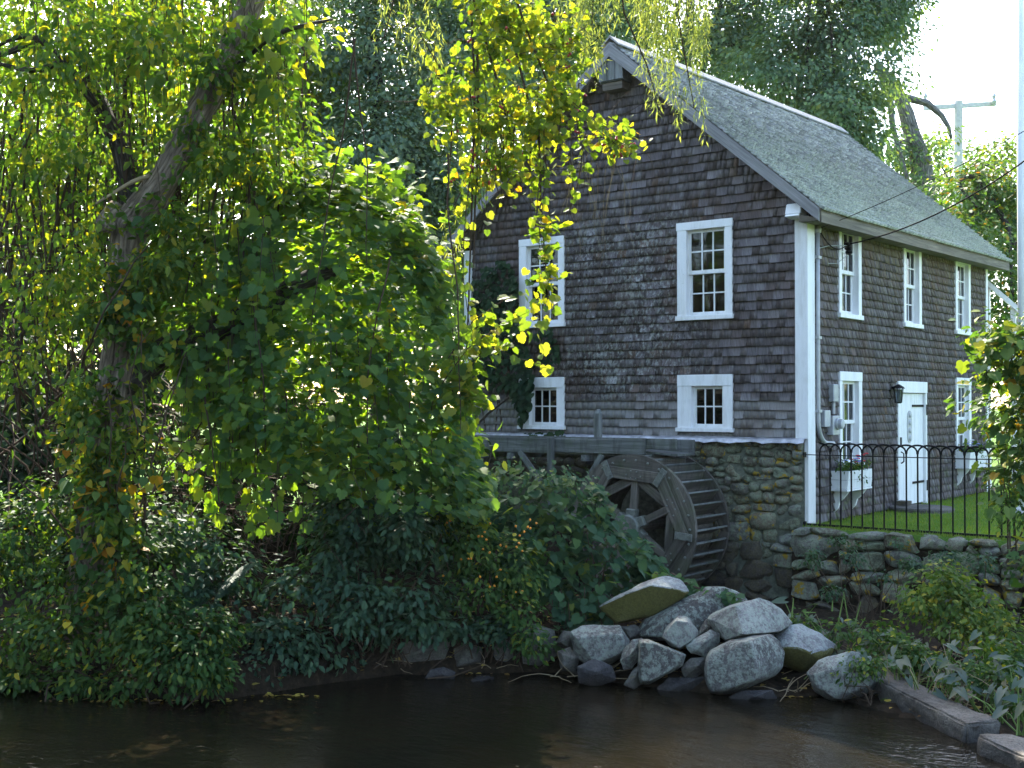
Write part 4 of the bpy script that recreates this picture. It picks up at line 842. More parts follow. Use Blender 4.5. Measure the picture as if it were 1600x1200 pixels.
# ------------------------------------------------------------------ leaves
def sym(right, spine):
    """leaf outline from its right half; two fans meeting on the midrib, folded and drooping"""
    pts = [(0, spine, 0)]+[(0, 0.04, 0)]+right+[(0, 1., 0)]; n = len(pts); L = [(-x, y) for x, y in right]
    V = [(0, spine), (0, .03)]+right+[(0, 1.)]+L; k = len(right)
    v = [(x, y, .22*abs(x)-.16*(y-.3)**2-.10*x*x) for x, y in V]; f = []
    ring = [1]+list(range(2, 2+k))+[2+k]
    for a, b in zip(ring, ring[1:]): f.append((0, a, b))
    ringl = [1]+list(range(3+k, 3+2*k))+[2+k]
    for a, b in zip(ringl, ringl[1:]): f.append((0, b, a))
    return np.array(v), f
T_GRAPE = sym([(.10, -.09), (.27, -.13), (.40, .0), (.56, .08), (.50, .25), (.59, .43), (.39, .46), (.35, .60), (.41, .76), (.20, .79), (.11, .91)], .38)
T_GRAPE2 = sym([(.20, -.11), (.42, -.03), (.50, .17), (.45, .35), (.53, .52), (.34, .61), (.29, .79), (.12, .88)], .36)
T_HEART = sym([(.20, -.05), (.40, .15), (.36, .5)], .35)
T_OVAL = (np.array([(0, 0, 0), (.24, .28, .05), (.21, .66, .04), (0, 1, -.05), (-.21, .66, .04), (-.24, .28, .05)]), [(0, 1, 2, 3), (0, 3, 4, 5)])
T_SLIM = (np.array([(0, 0, 0), (.075, .35, .02), (0, 1, -.06), (-.075, .35, .02)]), [(0, 1, 2), (0, 2, 3)])
T_FAR = (np.array([(0, 0, 0), (.27, .45, .05), (0, 1, -.06), (-.27, .45, .05)]), [(0, 1, 2), (0, 2, 3)])
T_ARROW = sym([(.17, -.32), (.28, -.02), (.22, .4)], .2)
def unit(v): return v/np.maximum(np.linalg.norm(v, axis=1, keepdims=True), 1e-9)
def frames(N, T):
    N = unit(N); T = T-N*(T*N).sum(1, keepdims=True); T = unit(T+1e-6); X = np.cross(T, N)
    return X, T, N
def leaf_mesh(name, P, N, T, L, tmpl, mat, off):
    X, Y, Z = frames(N, T); tv, tf = tmpl; n = len(P); L = np.asarray(L).reshape(-1, 1, 1)
    V = (P-off)[:, None, :]+L*(tv[None, :, 0:1]*X[:, None]+tv[None, :, 1:2]*Y[:, None]+tv[None, :, 2:3]*Z[:, None])
    return raw_mesh(name, V.reshape(-1, 3), tf, n, RNG.random(n), mat)
def foliage(parent, sets, mat, parts=0, name='foliage', pname='leaf'):
    """sets: (P, N, T, L, template); the largest in view become leaf parts, the rest one mesh"""
    off = np.array(wl(parent)); meshes = {}
    if parts:
        allv = np.concatenate([s[3]/((s[0]-EYE) @ FW) for s in sets]); px = np.concatenate([np.stack(((s[0]-EYE) @ RT/((s[0]-EYE) @ FW), (s[0]-EYE) @ UP/((s[0]-EYE) @ FW)), 1) for s in sets])
        infr = (np.abs(px[:, 0]) < .42) & (np.abs(px[:, 1]) < .315)
        near = np.concatenate([(s[0]-EYE) @ FW for s in sets]); sc = np.where(infr, allv/np.maximum(near, 1)**2.0, 0); cut = np.sort(sc)[-min(parts, len(sc))]
    kept = []; i0 = 0
    for s in sets:
        P, N, T, L, tm = s; n = len(P)
        if parts:
            pick = sc[i0:i0+n] >= max(cut, 1e-9); i0 += n
            if pick.any():
                key = id(tm)
                if key not in meshes:
                    me = bpy.data.meshes.new(pname); me.from_pydata(tm[0].tolist(), [], tm[1]); me.materials.append(mat); meshes[key] = me
                X, Y, Z = frames(N[pick], T[pick])
                for p, x, y, z, l in zip(P[pick], X, Y, Z, L[pick]):
                    inst(pname, meshes[key], parent, Matrix(((x[0]*l, y[0]*l, z[0]*l, p[0]), (x[1]*l, y[1]*l, z[1]*l, p[1]), (x[2]*l, y[2]*l, z[2]*l, p[2]), (0, 0, 0, 1))))
            P, N, T, L = P[~pick], N[~pick], T[~pick], L[~pick]
        kept.append((P, N, T, L, tm))
    o = None
    for tm_id in {id(k[4]) for k in kept}:
        ks = [k for k in kept if id(k[4]) == tm_id]
        P, N, T, L = (np.concatenate([k[i] for k in ks]) for i in range(4))
        if len(P): o = obj_of(leaf_mesh(name, P, N, T, L, ks[0][4], mat, off), name, parent, 'stuff')
    return o
def rdir(n): return unit(RNG.normal(size=(n, 3)))
def blob_leaves(blobs, clumps, per, cr, size, tmpl, up=.6, out=.7, rnd=.6, droop=.6, shell=.45, flat=.7, keep=None):
    """leaves gathered in clumps through the outer part of each blob: (centre, radii, weight)"""
    w = np.array([b[2] for b in blobs], float); w /= w.sum(); bi = RNG.choice(len(blobs), clumps, p=w)
    cen = np.array([b[0] for b in blobs], float)[bi]; rad = np.array([np.broadcast_to(b[1], 3) for b in blobs], float)[bi]
    d = rdir(clumps); r = RNG.random((clumps, 1))**shell; cc = cen+d*rad*r
    # clumps left out where a coarse noise says gap
    if keep is not None:
        k = np.array([noise.noise(Vector(c*keep[0])) for c in cc]) > keep[1]; cc, d = cc[k], d[k]
    n = len(cc); crs = cr*RNG.uniform(.6, 1.35, (n, 1, 1))
    o = RNG.normal(size=(n, per, 3))*crs*.55*np.array([1, 1, flat]); P = (cc[:, None]+o).reshape(-1, 3); D = np.repeat(d, per, 0)
    m = len(P); N = D*out+np.array([0, 0, up])+rdir(m)*rnd
    T = D*.5+unit(o.reshape(-1, 3))*.6-np.array([0, 0, droop])+rdir(m)*.35
    L = size*RNG.uniform(.6, 1.3, m)
    return (P, N, T, L, tmpl)
def strand_leaves(S, step, size, tmpl, mode='hang', side=.05, up=.35, rnd=.6, fac=.6):
    """leaves set alternately along polylines"""
    Ps, Ds = [], []
    for pl_ in S:
        pl_ = np.asarray(pl_, float); seg = np.linalg.norm(np.diff(pl_, axis=0), axis=1); cum = np.concatenate([[0], np.cumsum(seg)])
        st = step[RNG.integers(len(step))] if hasattr(step, '__len__') else step
        t = np.arange(RNG.random()*st, cum[-1], st); t = t+RNG.normal(0, st*.2, len(t)); t = np.clip(t, 0, cum[-1])
        Ps.append(np.stack([np.interp(t, cum, pl_[:, i]) for i in range(3)], 1)); Ds.append(len(t))
    P = np.concatenate(Ps); n = len(P); sd = rdir(n); P = P+sd*side*np.array([1, 1, .3]); toc = np.array([EYE[0], EYE[1], 4.])-P; toc = unit(toc*[1, 1, .3])
    N = toc*fac+np.array([0, 0, up])+rdir(n)*rnd; T = sd*.8-np.array([0, 0, .7])+rdir(n)*.3
    return (P, N, T, size*RNG.uniform(.55, 1.3, n), tmpl)
def hang_line(p, length, n=8, sway=.12, lean=(0, 0, 0)):
    p = np.array(p, float); pts = [p]; v = RNG.normal(0, .25, 3); l = length/n
    for i in range(n):
        v = v*.7+RNG.normal(0, .35, 3)*sway/.12*.5; d = np.array([v[0]*.4, v[1]*.4, -1.])+np.array(lean); p = p+d/np.linalg.norm(d)*l; pts.append(p)
    return np.array(pts)
def walk(p, d, length, n=9, wob=.25, grav=0.):
    p = np.array(p, float); d = np.array(d, float); d /= np.linalg.norm(d); pts = [p]
    for i in range(n):
        d = d+RNG.normal(0, wob, 3)+np.array([0, 0, grav]); d /= np.linalg.norm(d); p = p+d*length/n; pts.append(p)
    return np.array(pts)
def stems(parent, S, r, mat, name='stems', n=4, kind='stuff'):
    mb = MB()
    for s in S:
        k = len(s); mb.tube(s, [r*(1-.6*i/(k-1)) for i in range(k)], n, cap=False)
    return mb.build(name, mat, parent, smooth=True, kind=kind)
def limb(parent, name, pts, rs, mat, sub=4, lump=.06, n=14):
    """smooth tapering limb through the points, slightly lumpy"""
    P = np.array(pts, float); m = len(P); out, rr = [], []
    for i in range(m-1):
        p0, p1, p2, p3 = P[max(i-1, 0)], P[i], P[i+1], P[min(i+2, m-1)]
        for k in range(sub):
            t = k/sub; out.append(.5*((2*p1)+(-p0+p2)*t+(2*p0-5*p1+4*p2-p3)*t*t+(-p0+3*p1-3*p2+p3)*t**3)); rr.append((rs[i]+(rs[i+1]-rs[i])*t)*(1+lump*RNG.normal()))
    out.append(P[-1]); rr.append(rs[-1])
    mb = MB().tube(out, rr, n)
    for i, v in enumerate(mb.v):
        c = Vector(out[min(i//n, len(out)-1)]); q_ = Vector(v); d = q_-c
        mb.v[i] = tuple(c+d*(1+.16*noise.noise(q_*4)+.06*noise.noise(q_*13)))
    return mb.build(name, mat, parent, smooth=True)
pxr = lambda r, d: r*d/FPX
def B(px, py, d, rx, ry=None, rz=None, w=None):
    """blob seen at a pixel: rx pixels wide, ry pixels high, rz metres deep"""
    a = pxr(rx, d); b = pxr(ry or rx, d); c = rz if rz else min(a, b)
    return (at(px, py, d), (a*.75+c*.25, a*.25+c*.75 if False else (a+c)/2, b), w or a*b)

# ---- 1. willow on the left bank: trunk, fork, limbs, and its drooping sprays
D1 = 12.9
wt = empty('willow_tree', at(165, 870, D1), 'gnarled forked willow trunk with furrowed bark, overgrown by vines on the left bank', 'tree')
limb(wt, 'trunk', [at(135, 960, D1+.1), at(150, 860, D1), at(165, 720, D1), at(185, 590, D1), at(195, 470, D1), at(197, 400, D1), at(205, 355, D1), at(235, 310, D1-.05)], [.28, .24, .215, .20, .19, .185, .21, .17], M['bark'], 5, .03, 18)
limb(wt, 'limb', [at(215, 345, D1), at(250, 290, D1-.1), at(290, 215, D1-.15), at(330, 140, D1-.15), at(365, 65, D1-.1), at(400, -20, D1), at(430, -140, D1+.2), at(520, -260, D1+.5), at(680, -330, D1+1), at(880, -330, D1+1.5), at(1080, -260, D1+2.2)], [.19, .165, .155, .145, .135, .13, .12, .12, .10, .08, .05], M['bark'], 4, .03, 14)
limb(wt, 'limb', [at(205, 360, D1+.05), at(205, 290, D1+.15), at(185, 220, D1+.3), at(150, 150, D1+.6), at(120, 60, D1+.9), at(100, -60, D1+1.2)], [.16, .13, .11, .09, .07, .05], M['darkbark'], 4, .03, 12)
limb(wt, 'limb', [at(190, 610, D1), at(250, 555, D1+.15), at(320, 520, D1+.3), at(400, 490, D1+.5), at(470, 440, D1+.7), at(540, 420, D1+.9)], [.17, .16, .15, .13, .10, .05], M['darkbark'], 4, .04, 12)
limb(wt, 'limb', [at(185, 330, D1), at(165, 350, D1-.18), at(172, 352, D1-.3)], [.14, .11, .07], M['bark'], 3, .02, 10)   # the sawn stub
limb(wt, 'branch', [at(235, 275, D1-.2), at(205, 285, D1-.35), at(150, 318, D1-.5)], [.028, .022, .01], M['deadstem'], 4, .02, 6)
limb(wt, 'branch', [at(205, 625, D1-.25), at(215, 650, D1-.3), at(219, 676, D1-.3)], [.03, .022, .008], M['deadstem'], 4, .02, 6)
for a_, b_, c_ in (((150, 165), (60, 60), (-20, 80)), ((110, 90), (50, 110), (-30, 90)), ((330, 150), (420, 60), (520, 30)), ((300, 200), (330, 120), (350, 60)), ((60, 60), (0, 85), (-60, 70))):
    limb(wt, 'branch', [at(*a_, D1), at(*b_, D1-.2), at(*c_, D1-.1)], [.045, .03, .012], M['darkbark'], 4, .03, 6)
# ---- 2. small-leaved vine that hangs as a curtain over the willow
cv = empty('climbing_vine', at(60, 900, 12.6), 'bright backlit small leaved vine curtain hanging over the forked willow', 'vine')
cb = [B(60, 70, 13.2, 150, 110, 1.2), B(190, 30, 13.2, 140, 90, 1.2), B(310, 90, 13.1, 110, 100, 1.0), B(420, 60, 13.3, 80, 110, .8), B(440, 170, 13.4, 60, 70, .6), B(380, 230, 13.2, 90, 70, .6), B(270, 220, 13.4, 90, 90, .7), B(90, 240, 13.6, 110, 100, .8), B(300, -60, 13.2, 260, 80, 1.2), B(90, -60, 13.2, 220, 80, 1.4), B(450, 300, 13.6, 70, 50, .5)]
s1 = blob_leaves(cb, 900, 11, .30, .105, T_OVAL, up=.35, out=.35, rnd=.8, droop=.9, shell=.6, keep=(1.1, -.22))
front = [B(150, 470, 12.5, 42, 170, .3), B(120, 640, 12.5, 45, 110, .3), B(160, 330, 12.6, 45, 60, .3), B(230, 500, 12.6, 40, 60, .3), B(215, 690, 12.4, 60, 60, .3), B(150, 700, 12.5, 60, 90, .4)]
front += [B(205, 560, 12.5, 50, 70, .25), B(170, 800, 12.3, 70, 90, .3), B(215, 450, 12.5, 35, 60, .2), B(140, 560, 12.5, 50, 80, .3), B(300, 190, 12.5, 30, 40, .2), B(340, 120, 12.5, 40, 40, .2), B(260, 350, 12.5, 40, 40, .3), B(240, 420, 12.5, 40, 50, .3)]
veil = [B(80, 60, 12.3, 130, 90, .5), B(230, 60, 12.3, 110, 80, .5), B(350, 60, 12.4, 70, 80, .4), B(430, 150, 12.6, 60, 110, .4), B(60, 220, 12.6, 100, 110, .6), B(330, 260, 12.5, 90, 70, .4), B(100, 420, 12.8, 120, 120, .6), B(30, 580, 12.9, 90, 120, .6), B(270, 420, 12.7, 60, 100, .4), B(140, 230, 12.4, 60, 60, .3), B(420, 260, 12.9, 70, 70, .4), B(350, 350, 12.8, 80, 70, .4), B(470, 210, 13.2, 40, 70, .3)]
s0 = blob_leaves(veil, 700, 10, .24, .095, T_OVAL, up=.45, out=.3, rnd=.75, droop=.9, shell=.7, keep=(1.3, -.1))
s2 = blob_leaves(front, 420, 9, .16, .10, T_OVAL, up=.4, out=.4, rnd=.6, droop=.9, shell=.8, keep=(1.6, -.25))
SL = [hang_line(at(RNG.uniform(-60, 480), RNG.uniform(-120, 130), 13+RNG.uniform(-.6, 1.0)), RNG.uniform(.6, 1.6)) for _ in range(150)]
SL += [hang_line(at(RNG.uniform(-60, 170), RNG.uniform(80, 380), 13.4+RNG.uniform(-.6, 1.3)), RNG.uniform(.8, 2.4)) for _ in range(130)]
s3 = strand_leaves(SL, .075, .10, T_OVAL, side=.07)
big = [B(400, 120, 12.7, 80, 110, .4), B(430, 40, 12.7, 60, 60, .4), B(380, 240, 12.6, 80, 60, .4), B(250, 120, 12.5, 60, 30, .3)]
s4 = blob_leaves(big, 60, 4, .22, .155, T_HEART, up=.5, out=.3, rnd=.5, droop=.9, shell=.8)
foliage(cv, [s0, s1, s2, s3, s4], M['lf_willow'], 260)
VS = [hang_line(at(RNG.uniform(-40, 190), RNG.uniform(120, 380), 13.6+RNG.uniform(-.5, 1.2)), RNG.uniform(1.6, 3.6), 10, .2) for _ in range(80)]
VS += [walk(at(RNG.uniform(-20, 170), RNG.uniform(620, 900), 13.2), (RNG.normal(0, .4), RNG.normal(0, .4), 1), RNG.uniform(1.2, 3.2), 9, .22) for _ in range(40)]
VS += [hang_line(at(RNG.uniform(150, 480), RNG.uniform(40, 300), 13.2+RNG.uniform(-.3, .8)), RNG.uniform(.6, 2.0), 8, .2) for _ in range(70)]
stems(cv, SL[:140], .006, M['stem'], 'tendrils'); stems(cv, VS, .016, M['stem'], 'hanging_stems')
# yellow-and-green creeper on the trunk
tc = empty('trunk_creeper', at(150, 900, 12.5), 'creeper with yellow and orange leaves clinging to the willow trunk', 'vine')
cbk = [B(180, 800, 12.3, 60, 60, .3), B(150, 930, 12.2, 70, 50, .3), B(200, 470, 12.55, 60, 80, .25), B(230, 540, 12.55, 60, 60, .25), B(190, 640, 12.5, 60, 70, .25), B(160, 760, 12.4, 80, 90, .3), B(230, 730, 12.3, 60, 50, .3), B(170, 850, 12.3, 90, 70, .4), B(120, 700, 12.5, 60, 80, .3)]
foliage(tc, [blob_leaves(cbk, 165, 6, .15, .115, T_HEART, up=.45, out=.3, rnd=.55, droop=.9, shell=.9, keep=(2., -.3))], m_leaf('creeper_leaf', [(0, G1), (.55, G2), (.72, YG), (.86, (.38, .30, .02)), (1, (.50, .20, .02))], .35), 170)
stems(tc, [walk(at(RNG.uniform(120, 230), RNG.uniform(800, 950), 12.5), (RNG.normal(0, .15), RNG.normal(0, .1), 1), RNG.uniform(1.5, 3.), 10, .15) for _ in range(14)], .014, M['stem'])

# ---- 3. dome of grape vine
gv = empty('grape_vine', at(560, 850, 14.), 'large leaved grape vine draped in a dome over the bank beside the willow', 'vine')
dome = [B(500, 420, 14.0, 160, 150, 1.5), B(590, 480, 13.9, 110, 140, 1.2), B(420, 500, 14.0, 150, 160, 1.4), B(640, 620, 13.7, 90, 120, 1.0), B(560, 640, 13.6, 110, 90, 1.0), B(430, 640, 13.5, 110, 80, 1.0), B(690, 680, 13.7, 60, 70, .7)]
def hull_top(px):   # outline of the dome in the photograph
    return np.interp(px, [240, 320, 400, 440, 500, 560, 610, 650, 680, 700, 716, 735, 755], [215, 225, 245, 258, 258, 278, 300, 345, 405, 490, 580, 670, 740])
def drape(n, x0, x1, d0, d1, y1, size, tm, up=.85, fac=.42, jit=.3, gaps=None, ytop=hull_top):
    px = RNG.uniform(x0, x1, n*2); t = RNG.random(n*2)**.9; y0 = ytop(px); yb = y1(px) if callable(y1) else y1; py = y0+(yb-y0)*t
    py = py+22*np.array([noise.noise(Vector((a_*.02, 7.7, 0))) for a_ in px])*(1-t)+RNG.normal(0, 5, len(px)); ok = (py < yb) & (yb > y0); px, py, t = px[ok][:n], py[ok][:n], t[ok][:n]
    # depth: the surface bulges towards the camera as it comes down
    d = d0+(d1-d0)*np.sqrt(np.clip(t, 0, 1))+RNG.normal(0, jit, len(px))
    P = np.array([at(a, b, c) for a, b, c in zip(px, py, d)])
    if gaps: k = np.array([noise.noise(Vector(p*gaps[0])) for p in P]) > gaps[1]; P, t, px = P[k], t[k], px[k]
    n = len(P); toc = -np.tile(FW, (n, 1)); side = RT*0.6*((px-(x0+x1)/2)/((x1-x0)/2))[:, None]
    N = toc*fac+side+np.array([0, 0, 1.])*(up+.5*(1-t))[:, None]+rdir(n)*.62
    T = toc*.35+side*.5-np.array([0, 0, 1.])+rdir(n)*.45
    return (P, N, T, size*RNG.uniform(.45, 1.35, n), tm)
low = lambda px: np.interp(px, [240, 330, 420, 480, 560, 640, 700, 745, 770], [570, 635, 690, 770, 785, 800, 810, 810, 790])
s1 = drape(5200, 205, 770, 14.3, 12.9, low, .110, T_GRAPE, gaps=(1.5, -.14), jit=.4); s1b = drape(3200, 210, 770, 14.4, 13.1, low, .10, T_GRAPE2, jit=.5, gaps=(1.7, -.2))
s2 = blob_leaves(dome, 300, 9, .25, .12, T_HEART, up=.5, out=.6, rnd=.6, shell=.3)
shoots = strand_leaves([walk(at(x_, hull_top(x_)+18, 14.+RNG.uniform(-.4, .2)), RT*RNG.uniform(-.2, 1.)+np.array([0, 0, RNG.uniform(.1, .9)]), RNG.uniform(.25, .7), 6, .25, -.12) for x_ in RNG.uniform(380, 745, 60)]+[hang_line(at(x_, hull_top(x_)+25, 13.6), RNG.uniform(.3, .9), 6) for x_ in RNG.uniform(620, 760, 34)], .075, .115, T_GRAPE, side=.05, up=.7)
top = drape(1500, 380, 690, 14.4, 14.0, lambda x: hull_top(x)+70, .13, T_GRAPE, up=.9, jit=.35)
SL = [hang_line(at(RNG.uniform(280, 720), RNG.uniform(480, 700), 13.+RNG.uniform(-.2, .5)), RNG.uniform(.4, 1.2)) for _ in range(70)]
SL += [hang_line(at(RNG.uniform(240, 430), RNG.uniform(280, 560), 12.9+RNG.uniform(-.2, .6)), RNG.uniform(.5, 1.3)) for _ in range(60)]
s5 = strand_leaves(SL, .11, .125, T_GRAPE, side=.07, fac=.8)
SL2 = [hang_line(at(RNG.uniform(330, 470), RNG.uniform(620, 690), 13.+RNG.uniform(-.2, .3)), RNG.uniform(.5, 1.3)) for _ in range(18)]; s6 = strand_leaves(SL2, .11, .13, T_GRAPE, side=.07, fac=.8)
foliage(gv, [shoots, s1, s1b, s2, top, s5, s6], M['lf_grape'], 300)
inner = [B(380, 780, 14.2, 130, 120, .9), B(300, 820, 14.2, 120, 90, .9), B(520, 780, 14.0, 120, 80, .9), B(450, 640, 14.6, 160, 140, .8), B(250, 700, 14.4, 90, 120, .8)]
IN = []
for c_, r_, w_ in inner:
    for _ in range(70): IN.append(walk(c_+rdir(1)[0]*r_*RNG.random(), rdir(1)[0]*[1, 1, .8], RNG.uniform(.5, 1.6), 7, .28, -.03))
stems(gv, IN, .009, m_plain('dry_brown_twig', (.085, .06, .042), .9), 'twigs', 3)
stems(gv, SL+SL2, .006, M['stem'], 'tendrils')
stems(gv, [hang_line(at(a, b, 12.75), c, 12, .1, RT*e) for a, b, c, e in ((555, 60, 3.4, -.13), (552, 60, 2.4, .05), (610, 400, 2.3, -.1), (395, 470, 1.6, .05), (320, 620, 1.2, .2), (700, 240, 3.0, .03))], .011, M['stem'], 'long_stems')
# dense foliage added behind, that keeps the hollow under the dome dark
th = empty('thicket', at(400, 900, 16.2), 'dense dark thicket added to block light in the hollow behind the grape vine and willow', 'shrub')
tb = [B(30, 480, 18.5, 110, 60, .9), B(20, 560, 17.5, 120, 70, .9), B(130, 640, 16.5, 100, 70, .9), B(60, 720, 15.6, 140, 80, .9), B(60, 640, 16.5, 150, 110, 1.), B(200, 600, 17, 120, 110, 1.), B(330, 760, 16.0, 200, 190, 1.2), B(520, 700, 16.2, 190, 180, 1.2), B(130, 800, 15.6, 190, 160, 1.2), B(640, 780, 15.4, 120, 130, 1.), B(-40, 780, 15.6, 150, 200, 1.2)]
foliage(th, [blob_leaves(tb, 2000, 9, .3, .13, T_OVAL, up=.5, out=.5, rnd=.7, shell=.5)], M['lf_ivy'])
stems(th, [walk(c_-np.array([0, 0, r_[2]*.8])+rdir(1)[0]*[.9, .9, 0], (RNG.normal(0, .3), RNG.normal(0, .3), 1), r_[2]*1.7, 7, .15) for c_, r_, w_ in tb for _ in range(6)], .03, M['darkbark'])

# ---- 4. shrubs of the bank
def shrub(name, label, blobs, clumps, per, cr, size, tmpl, mat, parts=0, group=None, nst=14, base=None, **kw):
    c = np.mean([b[0] for b in blobs], 0); g = float(ground_z(c[0], c[1])); r = empty(name, (c[0], c[1], max(g, .05)), label, kw.pop('cat', 'shrub'), group)
    foliage(r, [blob_leaves(blobs, clumps, per, cr, size, tmpl, **kw)], mat, parts)
    S = []
    for b in blobs:
        for _ in range(max(2, nst//len(blobs))):
            p0 = np.array([c[0], c[1], max(g, .02)])*.5+np.array([b[0][0], b[0][1], max(float(ground_z(b[0][0], b[0][1])), .02)])*.5+RNG.normal(0, .15, 3)*[1, 1, 0]; p1 = b[0]+rdir(1)[0]*np.array(b[1])*.8
            m_ = (p0+p1)/2+RNG.normal(0, .08, 3); S.append(np.array([p0, (p0+m_)/2+RNG.normal(0, .04, 3), m_, (m_+p1)/2+RNG.normal(0, .05, 3), p1]))
    stems(r, S, .009, M['stem'])
    return r
GSH = 'shrubs along the stream bank'
shrub('shrub', 'pale green small leaved shrub at the far left of the bank', [B(20, 830, 12.9, 90, 70, .6), B(80, 800, 13.0, 70, 60, .5), B(30, 920, 12.7, 100, 80, .6), B(-40, 880, 12.7, 80, 90, .6)], 430, 9, .15, .082, T_OVAL, M['lf_shrub'], 150, GSH, up=.6, keep=(1.8, -.3))
shrub('shrub', 'leafy shrub with scattered yellow leaves below the willow trunk', [B(150, 900, 12.4, 110, 80, .5), B(220, 880, 12.4, 80, 80, .5), B(120, 990, 12.3, 110, 60, .5), B(230, 960, 12.2, 90, 70, .5), B(20, 1000, 12.4, 80, 60, .5)], 520, 9, .15, .085, T_OVAL, M['lf_shrub'], 150, GSH, up=.6, keep=(1.8, -.28))
shrub('shrub', 'bright green low bush overhanging the water at the bend of the bank', [B(290, 1030, 11.9, 65, 55, .4), B(230, 1000, 12.0, 60, 60, .4), B(320, 990, 12.0, 50, 50, .35), B(330, 1060, 11.8, 35, 30, .25)], 330, 9, .12, .08, T_OVAL, M['lf_shrub'], 200, GSH, up=.6, keep=(2.2, -.35))
shrub('shrub', 'dark green shrub between the willow trunk and the blue green bush', [B(350, 900, 13.0, 70, 70, .5), B(300, 850, 13.1, 60, 50, .5), B(380, 960, 12.9, 60, 50, .4), B(300, 930, 12.8, 60, 50, .4), B(250, 820, 13., 60, 50, .4)], 330, 9, .14, .09, T_OVAL, M['lf_blue'], 100, GSH, up=.6, keep=(1.8, -.25))
shrub('shrub', 'blue green pointed leaved bush in the middle of the bank', [B(560, 860, 13.1, 80, 50, .5), B(640, 830, 13.2, 80, 60, .5), B(470, 930, 13., 70, 55, .45), B(560, 940, 12.9, 70, 55, .4), B(470, 1010, 12.8, 55, 32, .35), B(640, 930, 13.1, 80, 50, .5), B(670, 975, 13.0, 50, 25, .3), B(550, 800, 13.3, 70, 50, .4), B(430, 1000, 12.7, 50, 40, .35)], 900, 9, .15, .095, T_OVAL, M['lf_blue'], 300, GSH, up=.55, keep=(1.9, -.25))
shrub('shrub', 'jewelweed bush with tiny orange blooms right of the blue green bush', [B(720, 850, 13.4, 65, 50, .4), B(790, 890, 13.4, 60, 55, .4), B(740, 920, 13.3, 60, 40, .35), B(810, 960, 13.2, 50, 40, .35), B(700, 790, 13.5, 50, 40, .3), B(830, 1000, 12.95, 30, 30, .25)], 480, 9, .12, .075, T_OVAL, M['lf_shrub'], 150, GSH, up=.6, keep=(2.2, -.3))
shrub('shrub', 'low fringe of dark leaves trailing into the water at the far left', [B(30, 1050, 12.45, 60, 25, .25), B(110, 1062, 12.2, 60, 22, .25), B(190, 1065, 12.05, 50, 22, .25), B(-30, 1045, 12.6, 50, 25, .25)], 190, 8, .12, .08, T_OVAL, M['lf_shrub'], 60, GSH, up=.6)
shrub('shrub', 'low fringe of blue green leaves trailing to the water below the fern', [B(390, 1040, 12.5, 40, 24, .25), B(440, 1035, 12.7, 45, 24, .25), B(520, 1020, 13.05, 50, 25, .25), B(600, 990, 13.2, 40, 25, .25), B(720, 985, 13.2, 40, 22, .2), B(780, 985, 13.2, 40, 25, .2)], 220, 8, .12, .085, T_OVAL, M['lf_blue'], 60, GSH, up=.6)
fr = bpy.data.objects.get('shrub.005') or wt
mb = MB()
for _ in range(34):
    p_ = at(RNG.uniform(690, 840), RNG.uniform(800, 930), 12.95+RNG.uniform(-.1, .2)); mb.lathe(p_, RNG.normal(size=3), [(.004, 0), (.013, .01), (.012, .022), (.003, .03)], 5)
mb.build('blooms', M['orangeflower'], fr, kind='stuff')
# fern
fe = empty('fern', at(310, 930, 12.6), 'arching fern fronds in the shade between two bank shrubs', 'fern')
for a_, b_ in (((330, 950), (400, 882)), ((325, 950), (285, 880)), ((330, 955), (365, 910)), ((320, 955), (265, 920))):
    p0, p1 = at(*a_, 12.6), at(*b_, 12.45); F_ = np.array([p0*(1-t)+p1*t+np.array([0, 0, .10*math.sin(math.pi*t)]) for t in np.linspace(0, 1, 9)])
    n_ = 22; t_ = np.linspace(.08, .99, n_); Pm = np.stack([np.interp(t_, np.linspace(0, 1, 9), F_[:, i]) for i in range(3)], 1); ax = unit((p1-p0)[None])[0]; sd = np.cross(ax, [0, -.5, 1.]); sd /= np.linalg.norm(sd)
    P_ = np.concatenate([Pm, Pm]); T_ = np.concatenate([np.tile(sd+ax*.4, (n_, 1)), np.tile(-sd+ax*.4, (n_, 1))]); L_ = np.tile(.15*np.sin(np.pi*(.15+.83*t_)), 2)
    me_ = leaf_mesh('frond', P_, np.tile([0, -.5, .9], (2*n_, 1))+rdir(2*n_)*.1, T_, L_, (T_OVAL[0]*[.8, 1, 1], T_OVAL[1]), M['lf_blue'], np.array(wl(fe))); obj_of(me_, 'frond', fe)
# ---- 5. vine bush before the wheel
vb = empty('vine_bush', at(880, 960, 13.9), 'bush of heart shaped vine leaves sloping down in front of the water wheel', 'vine')
vtop = lambda px: np.interp(px, [690, 730, 760, 800, 850, 900, 930, 960, 1000, 1030, 1050, 1075], [755, 728, 726, 728, 732, 738, 756, 792, 840, 882, 900, 912])
vlow = lambda px: np.interp(px, [690, 760, 850, 900, 940, 980, 1030, 1075], [900, 900, 930, 985, 985, 940, 925, 925])
s1 = drape(1500, 690, 1070, 14.6, 13.7, vlow, .135, T_HEART, up=.7, jit=.16, ytop=vtop, gaps=(2.2, -.4)); s2 = drape(700, 720, 1060, 14.6, 13.8, vlow, .12, T_GRAPE2, up=.7, jit=.2, ytop=vtop)
s3 = drape(500, 690, 950, 14.7, 14.3, lambda x: vtop(x)+45, .095, T_OVAL, up=.7, jit=.25, ytop=lambda x: vtop(x)-14)
SL = [np.array([at(1040+RNG.uniform(-20, 20), 895, 13.5), at(1080, 915, 13.3), at(1110+RNG.uniform(-10, 10), 925, 13.2), at(1165+RNG.uniform(-25, 5), 935+RNG.uniform(-8, 8), 13.0)]) for _ in range(5)]
